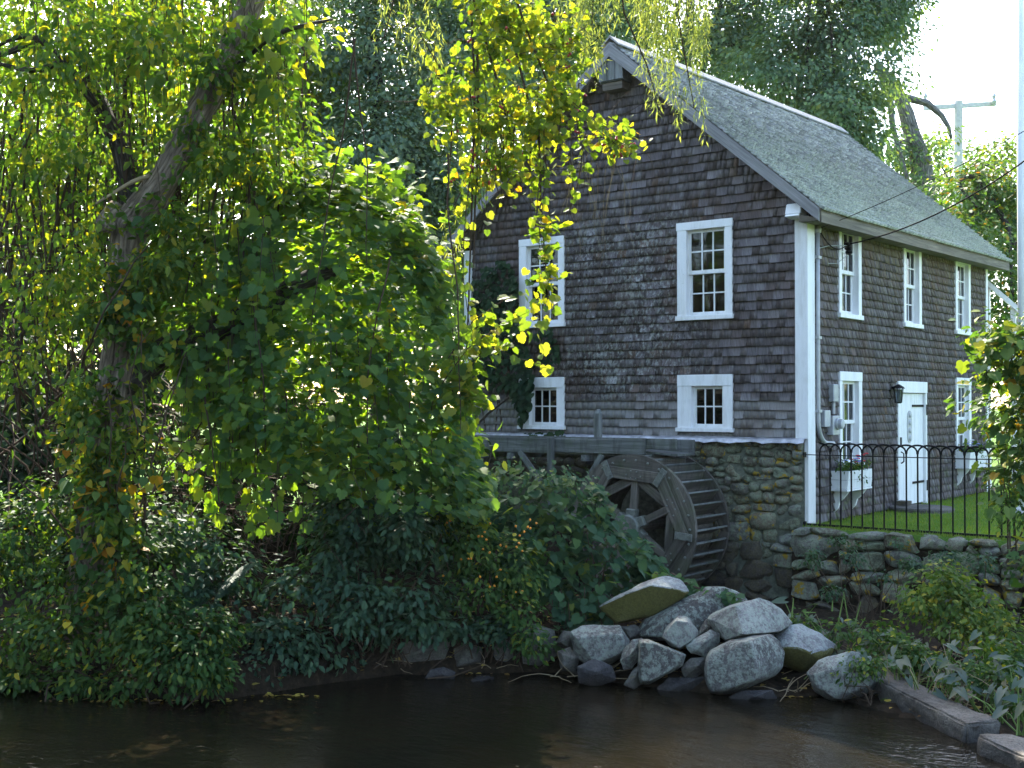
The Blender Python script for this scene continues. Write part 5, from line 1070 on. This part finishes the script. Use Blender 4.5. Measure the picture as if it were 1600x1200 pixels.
SL += [hang_line(at(RNG.uniform(860, 960), RNG.uniform(900, 960), 13.3), RNG.uniform(.2, .5), 5) for _ in range(12)]
s4 = strand_leaves(SL, .085, .105, T_GRAPE2, side=.04, fac=.5, up=.7)
foliage(vb, [s1, s2, s3, s4], M['lf_bush'], 300)
stems(vb, SL, .006, M['stem'], 'tendrils'); stems(vb, [walk(at(RNG.uniform(720, 960), 960, 14.2), (RNG.normal(0, .3), 0, 1), RNG.uniform(.6, 1.4), 7, .2) for _ in range(40)], .01, M['stem'])
# ---- 6. bittersweet hanging over the mill front
bv = empty('bittersweet_vine', at(800, -260, 13.4), 'sunlit yellow bittersweet vine with red berries hanging from above before the gable', 'vine')
hb_ = [B(790, 30, 13.4, 85, 70, .5), B(770, 110, 13.3, 75, 70, .5), B(830, 100, 13.3, 70, 70, .5), B(760, 200, 13.3, 65, 60, .4), B(850, 190, 13.3, 75, 55, .4), B(885, 150, 13.3, 50, 40, .35), B(930, 200, 13.2, 50, 35, .3), B(790, 260, 13.3, 60, 45, .35), B(740, 270, 13.4, 40, 40, .3), B(740, -40, 13.4, 120, 60, .6), B(880, 60, 13.4, 50, 50, .3)]
hb_ += [B(965, 230, 13.2, 30, 20, .25), B(700, 150, 13.4, 35, 60, .3), B(895, 110, 13.3, 30, 30, .3)]
s1 = blob_leaves(hb_, 720, 7, .17, .070, T_GRAPE2, up=.45, out=.35, rnd=.8, droop=.8, shell=.9, keep=(2.2, -.12))
SL = [np.array([at(*p, 13.2) for p in q]) for q in ([(840, 160), (845, 260), (838, 330), (850, 400), (865, 500)], [(850, 200), (850, 300), (842, 380), (855, 440)], [(740, 230), (728, 330), (722, 420), (735, 520), (715, 600)], [(900, 180), (950, 215), (985, 245)], [(870, 140), (920, 180), (972, 208)], [(720, 300), (705, 330), (735, 350)], [(800, 270), (870, 265), (925, 262)], [(690, 110), (660, 60), (640, 20)], [(850, 120), (900, 170), (950, 200)])]
s2 = strand_leaves(SL, .06, .092, T_GRAPE2, side=.07, fac=.55)
SL2 = [hang_line(at(RNG.uniform(700, 930), RNG.uniform(120, 250), 13.3), RNG.uniform(.4, 1.0)) for _ in range(36)]; s3 = strand_leaves(SL2, .10, .08, T_GRAPE2, side=.05, fac=.4)
lowb = [B(760, 520, 12.9, 50, 35, .25), B(800, 510, 12.9, 40, 30, .2), B(730, 570, 12.9, 35, 40, .2), B(850, 440, 13.1, 22, 60, .2), B(845, 365, 13.1, 25, 50, .2), B(720, 620, 12.9, 45, 60, .25)]
s4 = blob_leaves(lowb, 62, 5, .12, .105, T_GRAPE2, up=.5, out=.3, rnd=.6, droop=.8, shell=.9)
SL3 = [np.array([at(*p, 12.9) for p in q]) for q in ([(690, 600), (730, 545), (780, 510), (840, 480), (845, 560)], [(700, 620), (760, 540), (810, 560), (870, 575)], [(700, 560), (740, 500), (800, 460)])]; s5 = strand_leaves(SL3, .09, .11, T_GRAPE2, side=.05, fac=.5)
foliage(bv, [s1, s2, s3, s4, s5], M['lf_bitter'], 300)
stems(bv, SL+SL3+SL2, .007, M['stem'], 'tendrils'); BR = [np.array([at(*p, 13.35) for p in q]) for q in ([(700, -160), (740, 0), (775, 120), (800, 220), (900, 215), (960, 215)], [(700, -160), (735, -20), (742, 140), (738, 300), (732, 480), (728, 560)], [(760, -150), (820, 40), (860, 140), (930, 190)], [(745, 60), (748, 200), (742, 330), (740, 420)], [(760, -100), (800, 60), (842, 220), (846, 340), (858, 470)])]
TW = [walk(b_[0]+rdir(1)[0]*np.array(b_[1])*.7, rdir(1)[0]-[0, 0, .3], RNG.uniform(.25, .7), 6, .3, -.05) for b_ in hb_ for _ in range(9)]
stems(bv, TW, .005, M['stem'], 'twigs', 3)
stems(bv, BR, .018, M['stem'], 'hanging_stems', 6)
stems(bv, [hang_line(at(RNG.uniform(880, 970), RNG.uniform(205, 260), 13.4), RNG.uniform(.4, 1.3), 8, .3) for _ in range(18)], .0035, M['deadstem'], 'bare_tendrils', 3)
mb = MB()
for _ in range(46):
    b_ = hb_[RNG.integers(len(hb_)-2)]; p_ = b_[0]+rdir(1)[0]*np.array(b_[1])*.8
    for _ in range(2): mb.lathe(p_+RNG.normal(0, .015, 3), (0, 0, 1), [(.005, -.016), (.016, -.006), (.016, .006), (.005, .016)], 6)
mb.build('berries', M['berry'], bv, kind='stuff')
# ---- 7. willow sprays hanging before the roof
def sprays(xs, n, y0, y1, l0, l1, d):
    return [hang_line(at(RNG.uniform(*xs), RNG.uniform(y0, y1), d+RNG.uniform(-.3, .4)), RNG.uniform(l0, l1), 8, .16, RT*RNG.uniform(-.15, .15)) for _ in range(n)]
SW = sprays((1000, 1115), 110, -110, 60, .3, .85, 14.2)+sprays((895, 945), 45, -80, 50, .3, .75, 14.1)+sprays((940, 1005), 40, -110, -10, .3, .6, 14.1)+sprays((1000, 1060), 10, 60, 130, .3, .7, 14.)+sprays((1060, 1100), 6, 120, 160, .3, .6, 14.)+sprays((600, 690), 16, -60, 60, .35, .8, 14.3)+sprays((830, 920), 14, -90, 10, .4, .8, 14.3)+sprays((640, 720), 8, 300, 400, .3, .5, 14.2)
P_, N_, T_, L_, tm_ = strand_leaves(SW, .022, .095, T_SLIM, side=.035, up=.2, rnd=.9, fac=.4); T_ = T_-np.array([0, 0, .8])
foliage(wt, [(P_, N_, T_, L_, T_SLIM)], M['lf_spray'], 0, 'sprays')
stems(wt, SW, .004, M['greenstem'], 'spray_twigs', 3)
stems(wt, [np.array([at(*p, 14.1) for p in q]) for q in ([(1000, -330), (960, -120), (975, 20), (1010, 100), (1025, 150)], [(1000, -330), (1040, -100), (1065, 60), (1085, 170)], [(900, -330), (930, -100), (925, 40)], [(700, -330), (640, -100), (600, 60)])], .016, M['stem'], 'hanging_branches', 5)
ov = [((x_, y_, z_), (1.7, 1.7, .9), 1) for x_, y_, z_ in ((0, -10.5, 10.8), (.8, -7.8, 11), (2.5, -9.5, 11), (3.4, -7.2, 11), (4.6, -10, 10.6), (1.5, -12, 10.5), (-1.5, -12, 10.2), (2.2, -5.8, 11.6))]  # crown blobs above the frame, added to shade the stream and boulders
foliage(wt, [blob_leaves(ov, 700, 14, .55, .17, T_FAR, shell=.6)], M['lf_spray'], 0, 'upper_crown')
# ---- 8. ivy on the mill corner
iv = empty('ivy', (-5.7, -.08, 2.5), 'dark ivy growing up the left corner of the gable wall', 'ivy')
def wall_patch(n, poly):
    out = []
    while len(out) < n:
        x, y = RNG.uniform(735, 905), RNG.uniform(400, 690)
        i = 0; ins_ = False; k = len(poly)
        for j in range(k):
            (ax, ay), (bx_, by) = poly[j], poly[j-1]
            if (ay > y) != (by > y) and x < (bx_-ax)*(y-ay)/(by-ay)+ax: ins_ = not ins_
        if ins_: r_ = FW+RT*((x-800)/FPX)+UP*((600-y)/FPX); out.append(EYE+r_*((-.07-RNG.random()*.16-EYE[1])/r_[1]))
    return np.array(out)
P_ = np.concatenate([wall_patch(650, [(738, 440), (760, 412), (790, 405), (808, 430), (812, 500), (826, 540), (835, 590), (815, 640), (790, 610), (750, 600), (736, 560)]), wall_patch(120, [(800, 600), (835, 590), (828, 640), (815, 665)]), wall_patch(60, [(820, 676), (885, 672), (890, 684), (825, 686)]), wall_patch(60, [(835, 520), (860, 510), (880, 560), (850, 575)])]); n_ = len(P_)
foliage(iv, [(P_, np.tile([.2, -1., .35], (n_, 1))+rdir(n_)*.5, np.tile([0, -.2, -1.], (n_, 1))+rdir(n_)*.5, .115*RNG.uniform(.6, 1.2, n_), T_HEART)], M['lf_ivy'], 120)
stems(iv, [np.array([(x, -.035, 2.45), (x+.1*RNG.normal(), -.04, 3.3), (x+.2*RNG.normal(), -.04, 4.2), (x+.25*RNG.normal(), -.05, 5.2)]) for x in (-6.0, -5.8, -5.6, -5.45)], .012, M['stem'])
# ---- 9. grape bush at the right edge
rb = empty('grape_bush', at(1590, 860, 13.6), 'grape bush with yellowing leaves at the right edge before the mill corner', 'vine')
rbb = [B(1560, 520, 13.4, 45, 40, .4), B(1600, 560, 13.3, 80, 70, .5), B(1540, 580, 13.2, 35, 40, .3), B(1590, 650, 13.3, 70, 60, .5), B(1600, 740, 13.2, 60, 70, .5), B(1580, 790, 13.1, 30, 50, .3), B(1640, 640, 13.3, 90, 160, .6), B(1620, 880, 12.6, 60, 40, .4), B(1525, 545, 13.2, 28, 25, .2), B(1500, 640, 13.1, 18, 10, .1)]
s1 = blob_leaves(rbb, 190, 6, .17, .115, T_GRAPE2, up=.6, out=.4, rnd=.5, droop=.8, shell=.55); s2 = blob_leaves(rbb[:8], 520, 8, .15, .06, T_OVAL, shell=.9)
foliage(rb, [s1], m_leaf('bush_leaf', [(0, G2), (.5, (.075, .14, .045)), (.8, (.15, .19, .03)), (.93, (.30, .26, .03)), (1, (.34, .19, .03))], .4), 220); foliage(rb, [s2], M['lf_shrub'])
stems(rb, [walk(at(1600+RNG.normal(0, 20), 880, 13.4), (RNG.normal(.1, .1), RNG.normal(0, .1), 1), RNG.uniform(.9, 1.7), 8, .12) for _ in range(9)], .012, M['stem'])
# ---- 10. plants at the foot of the retaining wall
shrub('wall_shrub', 'yellow green jewelweed shrub against the retaining wall below the fence', [B(1460, 905, 13.6, 48, 35, .3), B(1440, 940, 13.5, 40, 30, .3), B(1490, 940, 13.4, 45, 40, .3), B(1540, 950, 13.2, 50, 40, .3), B(1500, 985, 13.0, 60, 30, .3), B(1580, 990, 12.8, 40, 40, .3)], 420, 9, .11, .07, T_OVAL, m_leaf('wall_shrub_leaf', [(0, G2), (.6, G3), (.88, YG), (1, YL)], .4), 150, up=.6, keep=(2.4, -.3))
shrub('wall_weed', 'small weeds growing in the joints of the retaining wall', [B(1310, 845, 15.1, 18, 12, .1), B(1340, 850, 15., 20, 14, .1), B(1330, 870, 14.9, 22, 14, .1), B(1400, 850, 14.9, 20, 9, .1), B(1480, 868, 14.6, 30, 14, .1), B(1270, 870, 15., 20, 20, .1), B(1380, 900, 14.8, 25, 12, .1), B(1420, 880, 14.7, 25, 14, .1), B(1530, 880, 14.3, 30, 20, .1), B(1300, 925, 14.6, 25, 12, .1)], 190, 7, .07, .05, T_OVAL, M['lf_blue'], 0, cat='weed')
shrub('water_mint', 'small bright green plant beside the granite curb end', [B(1345, 1035, 11.95, 32, 16, .2), B(1330, 1050, 11.9, 25, 12, .2), B(1365, 1042, 11.9, 18, 15, .15)], 90, 7, .08, .055, T_OVAL, M['lf_shrub'], 80, cat='plant')
shrub('marsh_weed', 'dark low leafy weeds covering the wet ground behind the boulder pile', [B(1265, 975, 13.3, 30, 12, .3), B(1310, 985, 13.1, 40, 14, .3), B(1370, 985, 12.9, 50, 16, .3), B(1400, 1010, 12.5, 45, 16, .3), B(1440, 1030, 12.2, 45, 16, .3)], 260, 8, .11, .07, T_OVAL, M['lf_shrub'], 60, cat='weeds', up=.7, keep=(2.6, -.1))
shrub('marsh_weed', 'dark low leafy weeds covering the wet ground behind the shorter curb stone', [B(1500, 1050, 11.7, 50, 18, .3), B(1560, 1060, 11.4, 50, 20, .3), B(1600, 1090, 11.1, 40, 22, .3), B(1540, 1020, 12., 60, 18, .3), B(1600, 1030, 11.9, 50, 22, .3)], 260, 8, .11, .07, T_OVAL, M['lf_shrub'], 60, cat='weeds', up=.7, keep=(2.6, -.1))
# arrowhead plants and dead reeds, each plant a thing
AG = 'arrowhead plants in the marsh'
spots = [(1245, 905, 13.9), (1280, 960, 13.2), (1300, 985, 13), (1345, 975, 12.9), (1390, 960, 12.9), (1330, 950, 13.3), (1420, 1010, 12.3), (1460, 990, 12.5), (1480, 1030, 12), (1440, 1050, 11.7), (1500, 1060, 11.5), (1520, 1020, 12), (1550, 1060, 11.4), (1560, 1110, 10.9), (1590, 1090, 11.0), (1530, 1100, 11.2), (1600, 1040, 11.6), (1400, 1040, 12.1), (1370, 1000, 12.6), (1570, 1010, 12.2), (1470, 1075, 11.5), (1595, 1140, 10.6)]
adj = ['beside the wheel pit wall', 'behind the right end of the boulder pile', 'right of the mossy faced boulder', 'below the stone wall near the tall reeds', 'near the foot of the retaining wall', 'against the dark lower wall', 'behind the middle of the granite curb', 'below the yellow green wall shrub', 'in front of the wall shrub among dead reeds', 'just behind the granite curb', 'behind the outer end of the long curb', 'between the wall shrub and the curb', 'in the open marsh water beyond the curb', 'in the gap between the two curb stones', 'behind the shorter curb stone', 'at the outer tip of the long curb stone', 'at the frame edge in the marsh', 'behind the green mint by the curb', 'among the brown reeds beyond the boulders', 'under the right part of the wall shrub', 'closest to the long curb in the reeds', 'lowest at the frame edge behind the short curb']
for (px_, py_, d_), ad in zip(spots, adj):
    b_ = at(px_, py_+14, d_); b_[2] = max(float(ground_z(b_[0], b_[1])), .0)-.02
    r = empty('arrowhead_plant', b_, 'arrow leaved marsh plant '+ad, 'plant', AG); nl = RNG.integers(4, 8)
    tip = [b_+np.array([RNG.normal(0, .17), RNG.normal(0, .15), RNG.uniform(.18, .50)]) for _ in range(nl)]
    stems(r, [np.array([b_+RNG.normal(0, .03, 3)*[1, 1, 0], b_*.45+t_*.55+np.array([0, 0, .06]), t_]) for t_ in tip], .009, M['greenstem'], 'stalks')
    for t_ in tip:
        k_ = leaf_mesh('leaf', np.zeros((1, 3)), np.array([[RNG.normal(0, .35), -.45+RNG.normal(0, .35), .8]]), np.array([[RNG.normal(0, 1), -.6+RNG.normal(0, .5), -.5]]), np.array([RNG.uniform(.10, .18)]), T_ARROW, M['lf_marsh'], np.zeros(3))
        inst('leaf', k_, r, Matrix.Translation(Vector(t_)))
S = []; S2 = []
for _ in range(300):
    px_, py_ = RNG.uniform(1250, 1600), RNG.uniform(945, 1110); d_ = np.interp(py_, [950, 1110], [13.1, 11.0])
    if py_ > 1030+(px_-1340)*.42 or (px_ < 1375 and py_ > 995): continue
    p = at(px_, py_, d_); p[2] = max(float(ground_z(p[0], p[1])), 0)
    (S2 if RNG.random() < .3 else S).append(walk(p, (RNG.normal(.2, .8), RNG.normal(.2, .5), RNG.uniform(.15, .9)), RNG.uniform(.25, .65), 5, .15, -.12))
rd = empty('dead_reeds', at(1430, 1030, 12.), 'tangle of brown dead reeds and green stalks in the marsh behind the granite curb', 'reeds')
stems(rd, S, .006, M['deadstem'], 'brown_stalks', 4); stems(rd, S2, .0065, M['greenstem'], 'green_stalks', 4)
tr = empty('cut_reeds', at(1320, 980, 13.1), 'upright pale green reed stalks in front of the dark lower wall', 'reeds')
stems(tr, [np.array([at(a, b, 13.2), at((a+c_)/2, (b+e)/2, 13.2), at(c_, e, 13.2)]) for a, b, c_, e in ((1308, 985, 1318, 930), (1330, 1000, 1318, 925), (1330, 998, 1345, 940), (1340, 985, 1352, 965), (1237, 965, 1240, 935), (1300, 955, 1301, 938), (1255, 955, 1280, 990), (1258, 957, 1275, 957))], .011, M['greenstem'], 'stalks', 5)
# low weeds and fallen leaves
def litter_obj(name, label, pts, size, mat, tm, flat=True, kind='stuff'):
    n = len(pts); me_ = leaf_mesh(name, pts, np.tile([0, 0, 1.], (n, 1))+rdir(n)*(.25 if flat else .6), rdir(n)*[1, 1, .15], size*RNG.uniform(.5, 1.2, n), tm, mat, np.zeros(3)); return tag(obj_of(me_, name), label, kind=kind)
pts = []
while len(pts) < 1500:
    x, y = RNG.uniform(-6, 4), RNG.uniform(-9.5, -.6); d_ = y-np.interp(x, SX, SY)
    if 0 < d_ < 2.5: pts.append((x, y, float(ground_z(x, y))+.015+RNG.random()*.02))
litter_obj('fallen_leaves', 'yellow and brown fallen leaves on the bank soil', np.array(pts), .075, M['litter'], T_HEART)
pts = [np.array([*(at(RNG.normal(a, s), RNG.normal(b, t), c)[:2]), .006]) for a, b, c, s, t, k in ((190, 1098, 12, 60, 3, 34), (430, 1080, 12.2, 50, 10, 30), (745, 1052, 13.2, 30, 3, 8), (350, 1090, 12., 60, 5, 20), (1230, 1090, 12.15, 25, 4, 10), (60, 1085, 12.4, 60, 5, 10)) for _ in range(k)]
pts = [EYE+(p-EYE)*((EYE[2]-.006)/(EYE[2]-p[2])) if False else p for p in pts]
litter_obj('floating_leaves', 'yellow leaves floating at the edge of the stream', np.array(pts), .075, M['litter'], T_OVAL)
# lawn blades
n = 60000; x = .05+RNG.random(n)*5.5; y = -.28+RNG.random(n)**1.4*14; k = ~((x-.48)**2+(y-3.30)**2 < .53**2); x, y = x[k], y[k]; n = len(x)
P_ = np.stack([x, y, np.full(n, LAWN-.005)], 1); h = RNG.uniform(.025, .06, n)*(1+1.2*(RNG.random(n) < .02)+.8*np.exp(-np.maximum(y+.27, 0)/.03)*(RNG.random(n) < .5)+.8*np.exp(-x/.06)); tb_ = (np.array([(-.5, 0, 0), (.5, 0, 0), (.12, 1, 0)]), [(0, 1, 2)])
X = unit(rdir(n)*[1, 1, 0]); Y = unit(np.tile([0, 0, 1.], (n, 1))+rdir(n)*.45); V = P_[:, None]+np.stack([-X*.006, X*.006, Y*h[:, None]], 1)
tag(obj_of(raw_mesh('grass', V.reshape(-1, 3), [(0, 1, 2)], n, RNG.random(n), M['grass']), 'grass'), 'short bright green lawn grass beside the mill', kind='stuff')

# plants in the flower boxes
def box_plant(y0, y1, dz, label, cols):
    r = empty('flowering_plant', (.16, (y0+y1)/2, 2.1+dz), label, 'flowers', 'flowers in the flower boxes')
    bl = [((.16, y, 2.22+dz), (.12, .14, .10), 1) for y in np.linspace(y0, y1, 5)]
    foliage(r, [blob_leaves(bl, 110, 6, .07, .05, T_OVAL, shell=.7), blob_leaves([((.30, y0+.45, 2.08+dz), (.05, .15, .12), 1)], 10, 6, .05, .045, T_OVAL)], M['lf_shrub'])
    for m_, k_, hh in cols:
        mb = MB()
        for _ in range(k_):
            p_ = np.array([.18+RNG.normal(0, .05), RNG.uniform(y0, y1), 2.26+dz+RNG.uniform(.0, .16)*hh])
            for a in range(5): mb.lathe(p_+np.array([.018*math.cos(a*1.26), .018*math.sin(a*1.26), 0]), (.3*math.cos(a*1.26), .3*math.sin(a*1.26), 1), [(.004, 0), (.018, .008), (.014, .014)], 5)
        mb.build('blossom', m_, r)
    return r
box_plant(.84, 1.62, -.19, 'red and blue flowers planted in the white box nearest the corner', ((M['redflower'], 7, 1.1), (M['blueflower'], 6, .6)))
box_plant(6.52, 7.32, -.10, 'pale blue flowers planted in the farther white box', ((M['blueflower'], 8, .6), (M['paint'], 4, 1.5)))

# ------------------------------------------------------------------ trees beyond
def tree(name, label, base, trunk, blobs, clumps, per, cr, size, mat, bark='darkbark', group='trees beyond the mill', limbs=8, tmpl=T_FAR, r0=.25, keep=(.55, -.2), shell=.45, **kw):
    r = empty(name, base, label, 'tree', group)
    n = len(trunk); limb(r, 'trunk', trunk, [r0*(1-.72*i/(n-1)) for i in range(n)], M[bark], 4, .03, 9)
    S = []
    for i in range(limbs):
        b = blobs[i % len(blobs)]; p0 = np.array(trunk[min(n-1, 1+i % max(1, n-1))]); p1 = b[0]+rdir(1)[0]*np.array(b[1])*.5; m_ = (p0+p1)/2+RNG.normal(0, .25, 3); S.append(np.array([p0, (p0+m_)/2+RNG.normal(0, .1, 3), m_, (m_+p1)/2+RNG.normal(0, .1, 3), p1]))
    stems(r, S, r0*.32, M[bark], 'limbs', 5)
    foliage(r, [blob_leaves(blobs, clumps, per, cr, size, tmpl, keep=keep, shell=shell, **kw)], M[mat], name='crown')
    return r
def gp(px, d): p = at(px, 640, d); p[2] = LAWN-.05; return p
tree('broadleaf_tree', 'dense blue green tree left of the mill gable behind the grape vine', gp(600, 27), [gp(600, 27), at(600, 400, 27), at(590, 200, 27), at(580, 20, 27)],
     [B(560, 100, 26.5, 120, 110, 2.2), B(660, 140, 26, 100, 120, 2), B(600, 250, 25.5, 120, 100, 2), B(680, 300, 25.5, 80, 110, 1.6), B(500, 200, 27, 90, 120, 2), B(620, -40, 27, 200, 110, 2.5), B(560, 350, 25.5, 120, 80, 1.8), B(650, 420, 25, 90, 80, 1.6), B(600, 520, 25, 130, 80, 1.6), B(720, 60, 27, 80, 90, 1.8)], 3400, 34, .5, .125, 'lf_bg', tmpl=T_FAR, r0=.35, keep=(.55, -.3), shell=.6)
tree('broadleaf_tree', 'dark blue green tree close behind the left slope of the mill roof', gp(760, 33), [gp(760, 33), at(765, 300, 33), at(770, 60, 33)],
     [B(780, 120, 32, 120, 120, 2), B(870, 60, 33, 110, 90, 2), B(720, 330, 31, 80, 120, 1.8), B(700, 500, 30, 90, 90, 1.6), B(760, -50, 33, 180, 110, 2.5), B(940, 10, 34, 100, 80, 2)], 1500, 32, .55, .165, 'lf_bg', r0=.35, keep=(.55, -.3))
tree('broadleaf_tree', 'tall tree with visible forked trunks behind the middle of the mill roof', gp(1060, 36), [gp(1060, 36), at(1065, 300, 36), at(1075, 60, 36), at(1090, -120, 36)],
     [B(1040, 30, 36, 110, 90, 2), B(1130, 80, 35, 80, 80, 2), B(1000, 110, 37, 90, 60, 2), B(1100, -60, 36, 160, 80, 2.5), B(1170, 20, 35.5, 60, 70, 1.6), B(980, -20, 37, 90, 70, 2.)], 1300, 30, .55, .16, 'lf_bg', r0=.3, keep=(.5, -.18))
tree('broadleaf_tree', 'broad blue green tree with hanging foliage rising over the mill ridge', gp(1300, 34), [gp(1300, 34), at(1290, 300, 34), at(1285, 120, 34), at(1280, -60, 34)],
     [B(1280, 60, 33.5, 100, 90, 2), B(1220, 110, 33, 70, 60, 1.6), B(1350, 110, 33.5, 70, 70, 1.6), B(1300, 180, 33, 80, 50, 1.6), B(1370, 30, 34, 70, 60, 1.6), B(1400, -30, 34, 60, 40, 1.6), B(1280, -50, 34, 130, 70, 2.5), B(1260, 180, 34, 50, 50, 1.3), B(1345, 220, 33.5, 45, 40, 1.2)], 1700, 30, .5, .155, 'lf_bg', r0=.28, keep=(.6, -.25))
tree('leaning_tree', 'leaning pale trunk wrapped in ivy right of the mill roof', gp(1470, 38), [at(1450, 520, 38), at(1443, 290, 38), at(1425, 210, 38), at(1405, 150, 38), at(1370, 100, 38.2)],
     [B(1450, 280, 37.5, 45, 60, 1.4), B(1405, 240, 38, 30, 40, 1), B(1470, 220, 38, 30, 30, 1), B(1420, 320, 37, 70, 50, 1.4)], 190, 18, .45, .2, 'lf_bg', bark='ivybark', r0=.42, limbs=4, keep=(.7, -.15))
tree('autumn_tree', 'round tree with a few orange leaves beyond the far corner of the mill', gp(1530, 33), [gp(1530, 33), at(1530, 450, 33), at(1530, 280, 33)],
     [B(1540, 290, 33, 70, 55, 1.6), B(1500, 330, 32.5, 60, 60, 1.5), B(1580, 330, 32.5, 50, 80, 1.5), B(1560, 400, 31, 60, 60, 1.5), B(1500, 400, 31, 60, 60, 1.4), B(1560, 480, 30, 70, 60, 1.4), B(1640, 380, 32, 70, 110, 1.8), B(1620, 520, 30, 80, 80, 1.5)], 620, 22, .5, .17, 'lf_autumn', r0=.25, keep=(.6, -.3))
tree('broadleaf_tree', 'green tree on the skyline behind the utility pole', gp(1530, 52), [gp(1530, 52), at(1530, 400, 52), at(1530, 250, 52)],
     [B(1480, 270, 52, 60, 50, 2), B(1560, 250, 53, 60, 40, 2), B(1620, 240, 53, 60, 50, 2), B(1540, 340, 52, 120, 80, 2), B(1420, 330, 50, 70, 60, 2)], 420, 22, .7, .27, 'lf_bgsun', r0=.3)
n = 9000; x = RNG.uniform(2, 90, n); y = 48+RNG.random(n)*14+x*.1; z = LAWN+RNG.random(n)**.8*(7+2.5*np.sin(x*.33)+1.5*np.sin(x*.8+2)); x, y, z = (q_[x < 88] for q_ in (x, y, z)); n = len(x)
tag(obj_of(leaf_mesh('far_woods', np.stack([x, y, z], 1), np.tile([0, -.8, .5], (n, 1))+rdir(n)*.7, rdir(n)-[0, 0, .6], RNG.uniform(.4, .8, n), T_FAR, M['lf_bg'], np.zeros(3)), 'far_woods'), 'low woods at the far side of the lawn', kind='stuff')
GL = 'sunny trees beyond the willow'
for px_, d_, lab, bl in ((60, 22, 'sunlit yellow green tree beyond the hanging vine stems at the far left', [B(20, 330, 22, 130, 120, 1.5), B(120, 430, 21.5, 120, 120, 1.5), B(30, 560, 21, 130, 110, 1.5), B(160, 250, 23, 120, 90, 1.6), B(-60, 450, 22, 100, 200, 1.6), B(40, 640, 20.5, 140, 60, 1.2), B(140, 610, 20.5, 100, 60, 1.2), B(-40, 660, 20, 100, 50, 1.)]),
                         (300, 24, 'sunlit yellow green tree seen through the gaps behind the willow fork', [B(250, 300, 24, 130, 110, 1.6), B(350, 180, 24, 120, 110, 1.6), B(330, 430, 23, 130, 120, 1.6), B(200, 520, 22, 110, 110, 1.5), B(430, 330, 24, 90, 110, 1.5), B(440, 90, 25, 80, 100, 1.6), B(330, 560, 22, 130, 80, 1.3), B(460, 470, 21, 120, 110, 1.3), B(540, 420, 21, 70, 80, 1.2), B(400, 560, 20, 120, 60, 1.2), B(200, 620, 21, 120, 60, 1.2)]),
                         (140, 27, 'tall sunlit tree with a thin crown high behind the willow', [B(60, 100, 27, 150, 120, 1.8), B(220, 60, 27, 150, 110, 1.8), B(150, 190, 27, 150, 90, 1.8), B(370, 30, 28, 120, 90, 1.8)])):
    tree('sunny_tree', lab, gp(px_, d_), [gp(px_, d_), at(px_, 450, d_), at(px_+20, 200, d_)], bl, 1100, 18, .45, .18, 'lf_bgsun', group=GL, r0=.2, keep=(.7, -.12), up=.3)
# unseen woods behind the viewpoint, added dark for pane reflections and foreground shade
n = 12000; x = RNG.uniform(-55, 60, n); y = -25-RNG.random(n)*9; z = RNG.random(n)**.8*(13+3*np.sin(x*.35)+2*np.sin(x*.9+1)); P_ = np.stack([x, y, z], 1)
tag(obj_of(leaf_mesh('far_bank_woods', P_, np.tile([0, .8, .4], (n, 1))+rdir(n)*.7, rdir(n)-[0, 0, .6], RNG.uniform(.5, 1.1, n), T_FAR, M['lf_ivy'], np.zeros(3)), 'far_bank_woods'), 'unseen dark woods added behind the viewpoint for reflections and shade', kind='stuff')

# driftwood twigs caught along the waterline
sk = empty('driftwood', at(960, 1062, 12.6), 'thin bare twigs lying at the waterline left of the boulders', 'twigs')
stems(sk, [walk(np.append(at(px_, py_, d_)[:2], .05), (RNG.normal(0, 1), RNG.normal(0, .5), .25), RNG.uniform(.25, .6), 6, .2, -.03) for px_, py_, d_ in [(RNG.uniform(860, 940), RNG.uniform(1048, 1062), 12.85) for _ in range(12)]+[(RNG.uniform(560, 800), RNG.uniform(1046, 1056), 13.25) for _ in range(14)]+[(RNG.uniform(1215, 1260), RNG.uniform(1075, 1088), 12.2) for _ in range(8)]], .006, M['deadstem'], 'twigs', 4)
# ------------------------------------------------------------------ the sunlit haze between the trees
hm = NT('pale_haze'); pv = hm.n('VolumePrincipled'); pv.inputs['Color'].default_value = (.86, .93, 1., 1); pv.inputs['Density'].default_value = HAZE; pv.inputs['Anisotropy'].default_value = .2
hm.t.links.new(pv.outputs[0], hm.out.inputs['Volume'])
mb = MB(); mb.box(-90, -40, -1.6, 60, 90, 22); tag(mb.build('haze', hm.m), 'thin pale haze among the trees', kind='stuff')
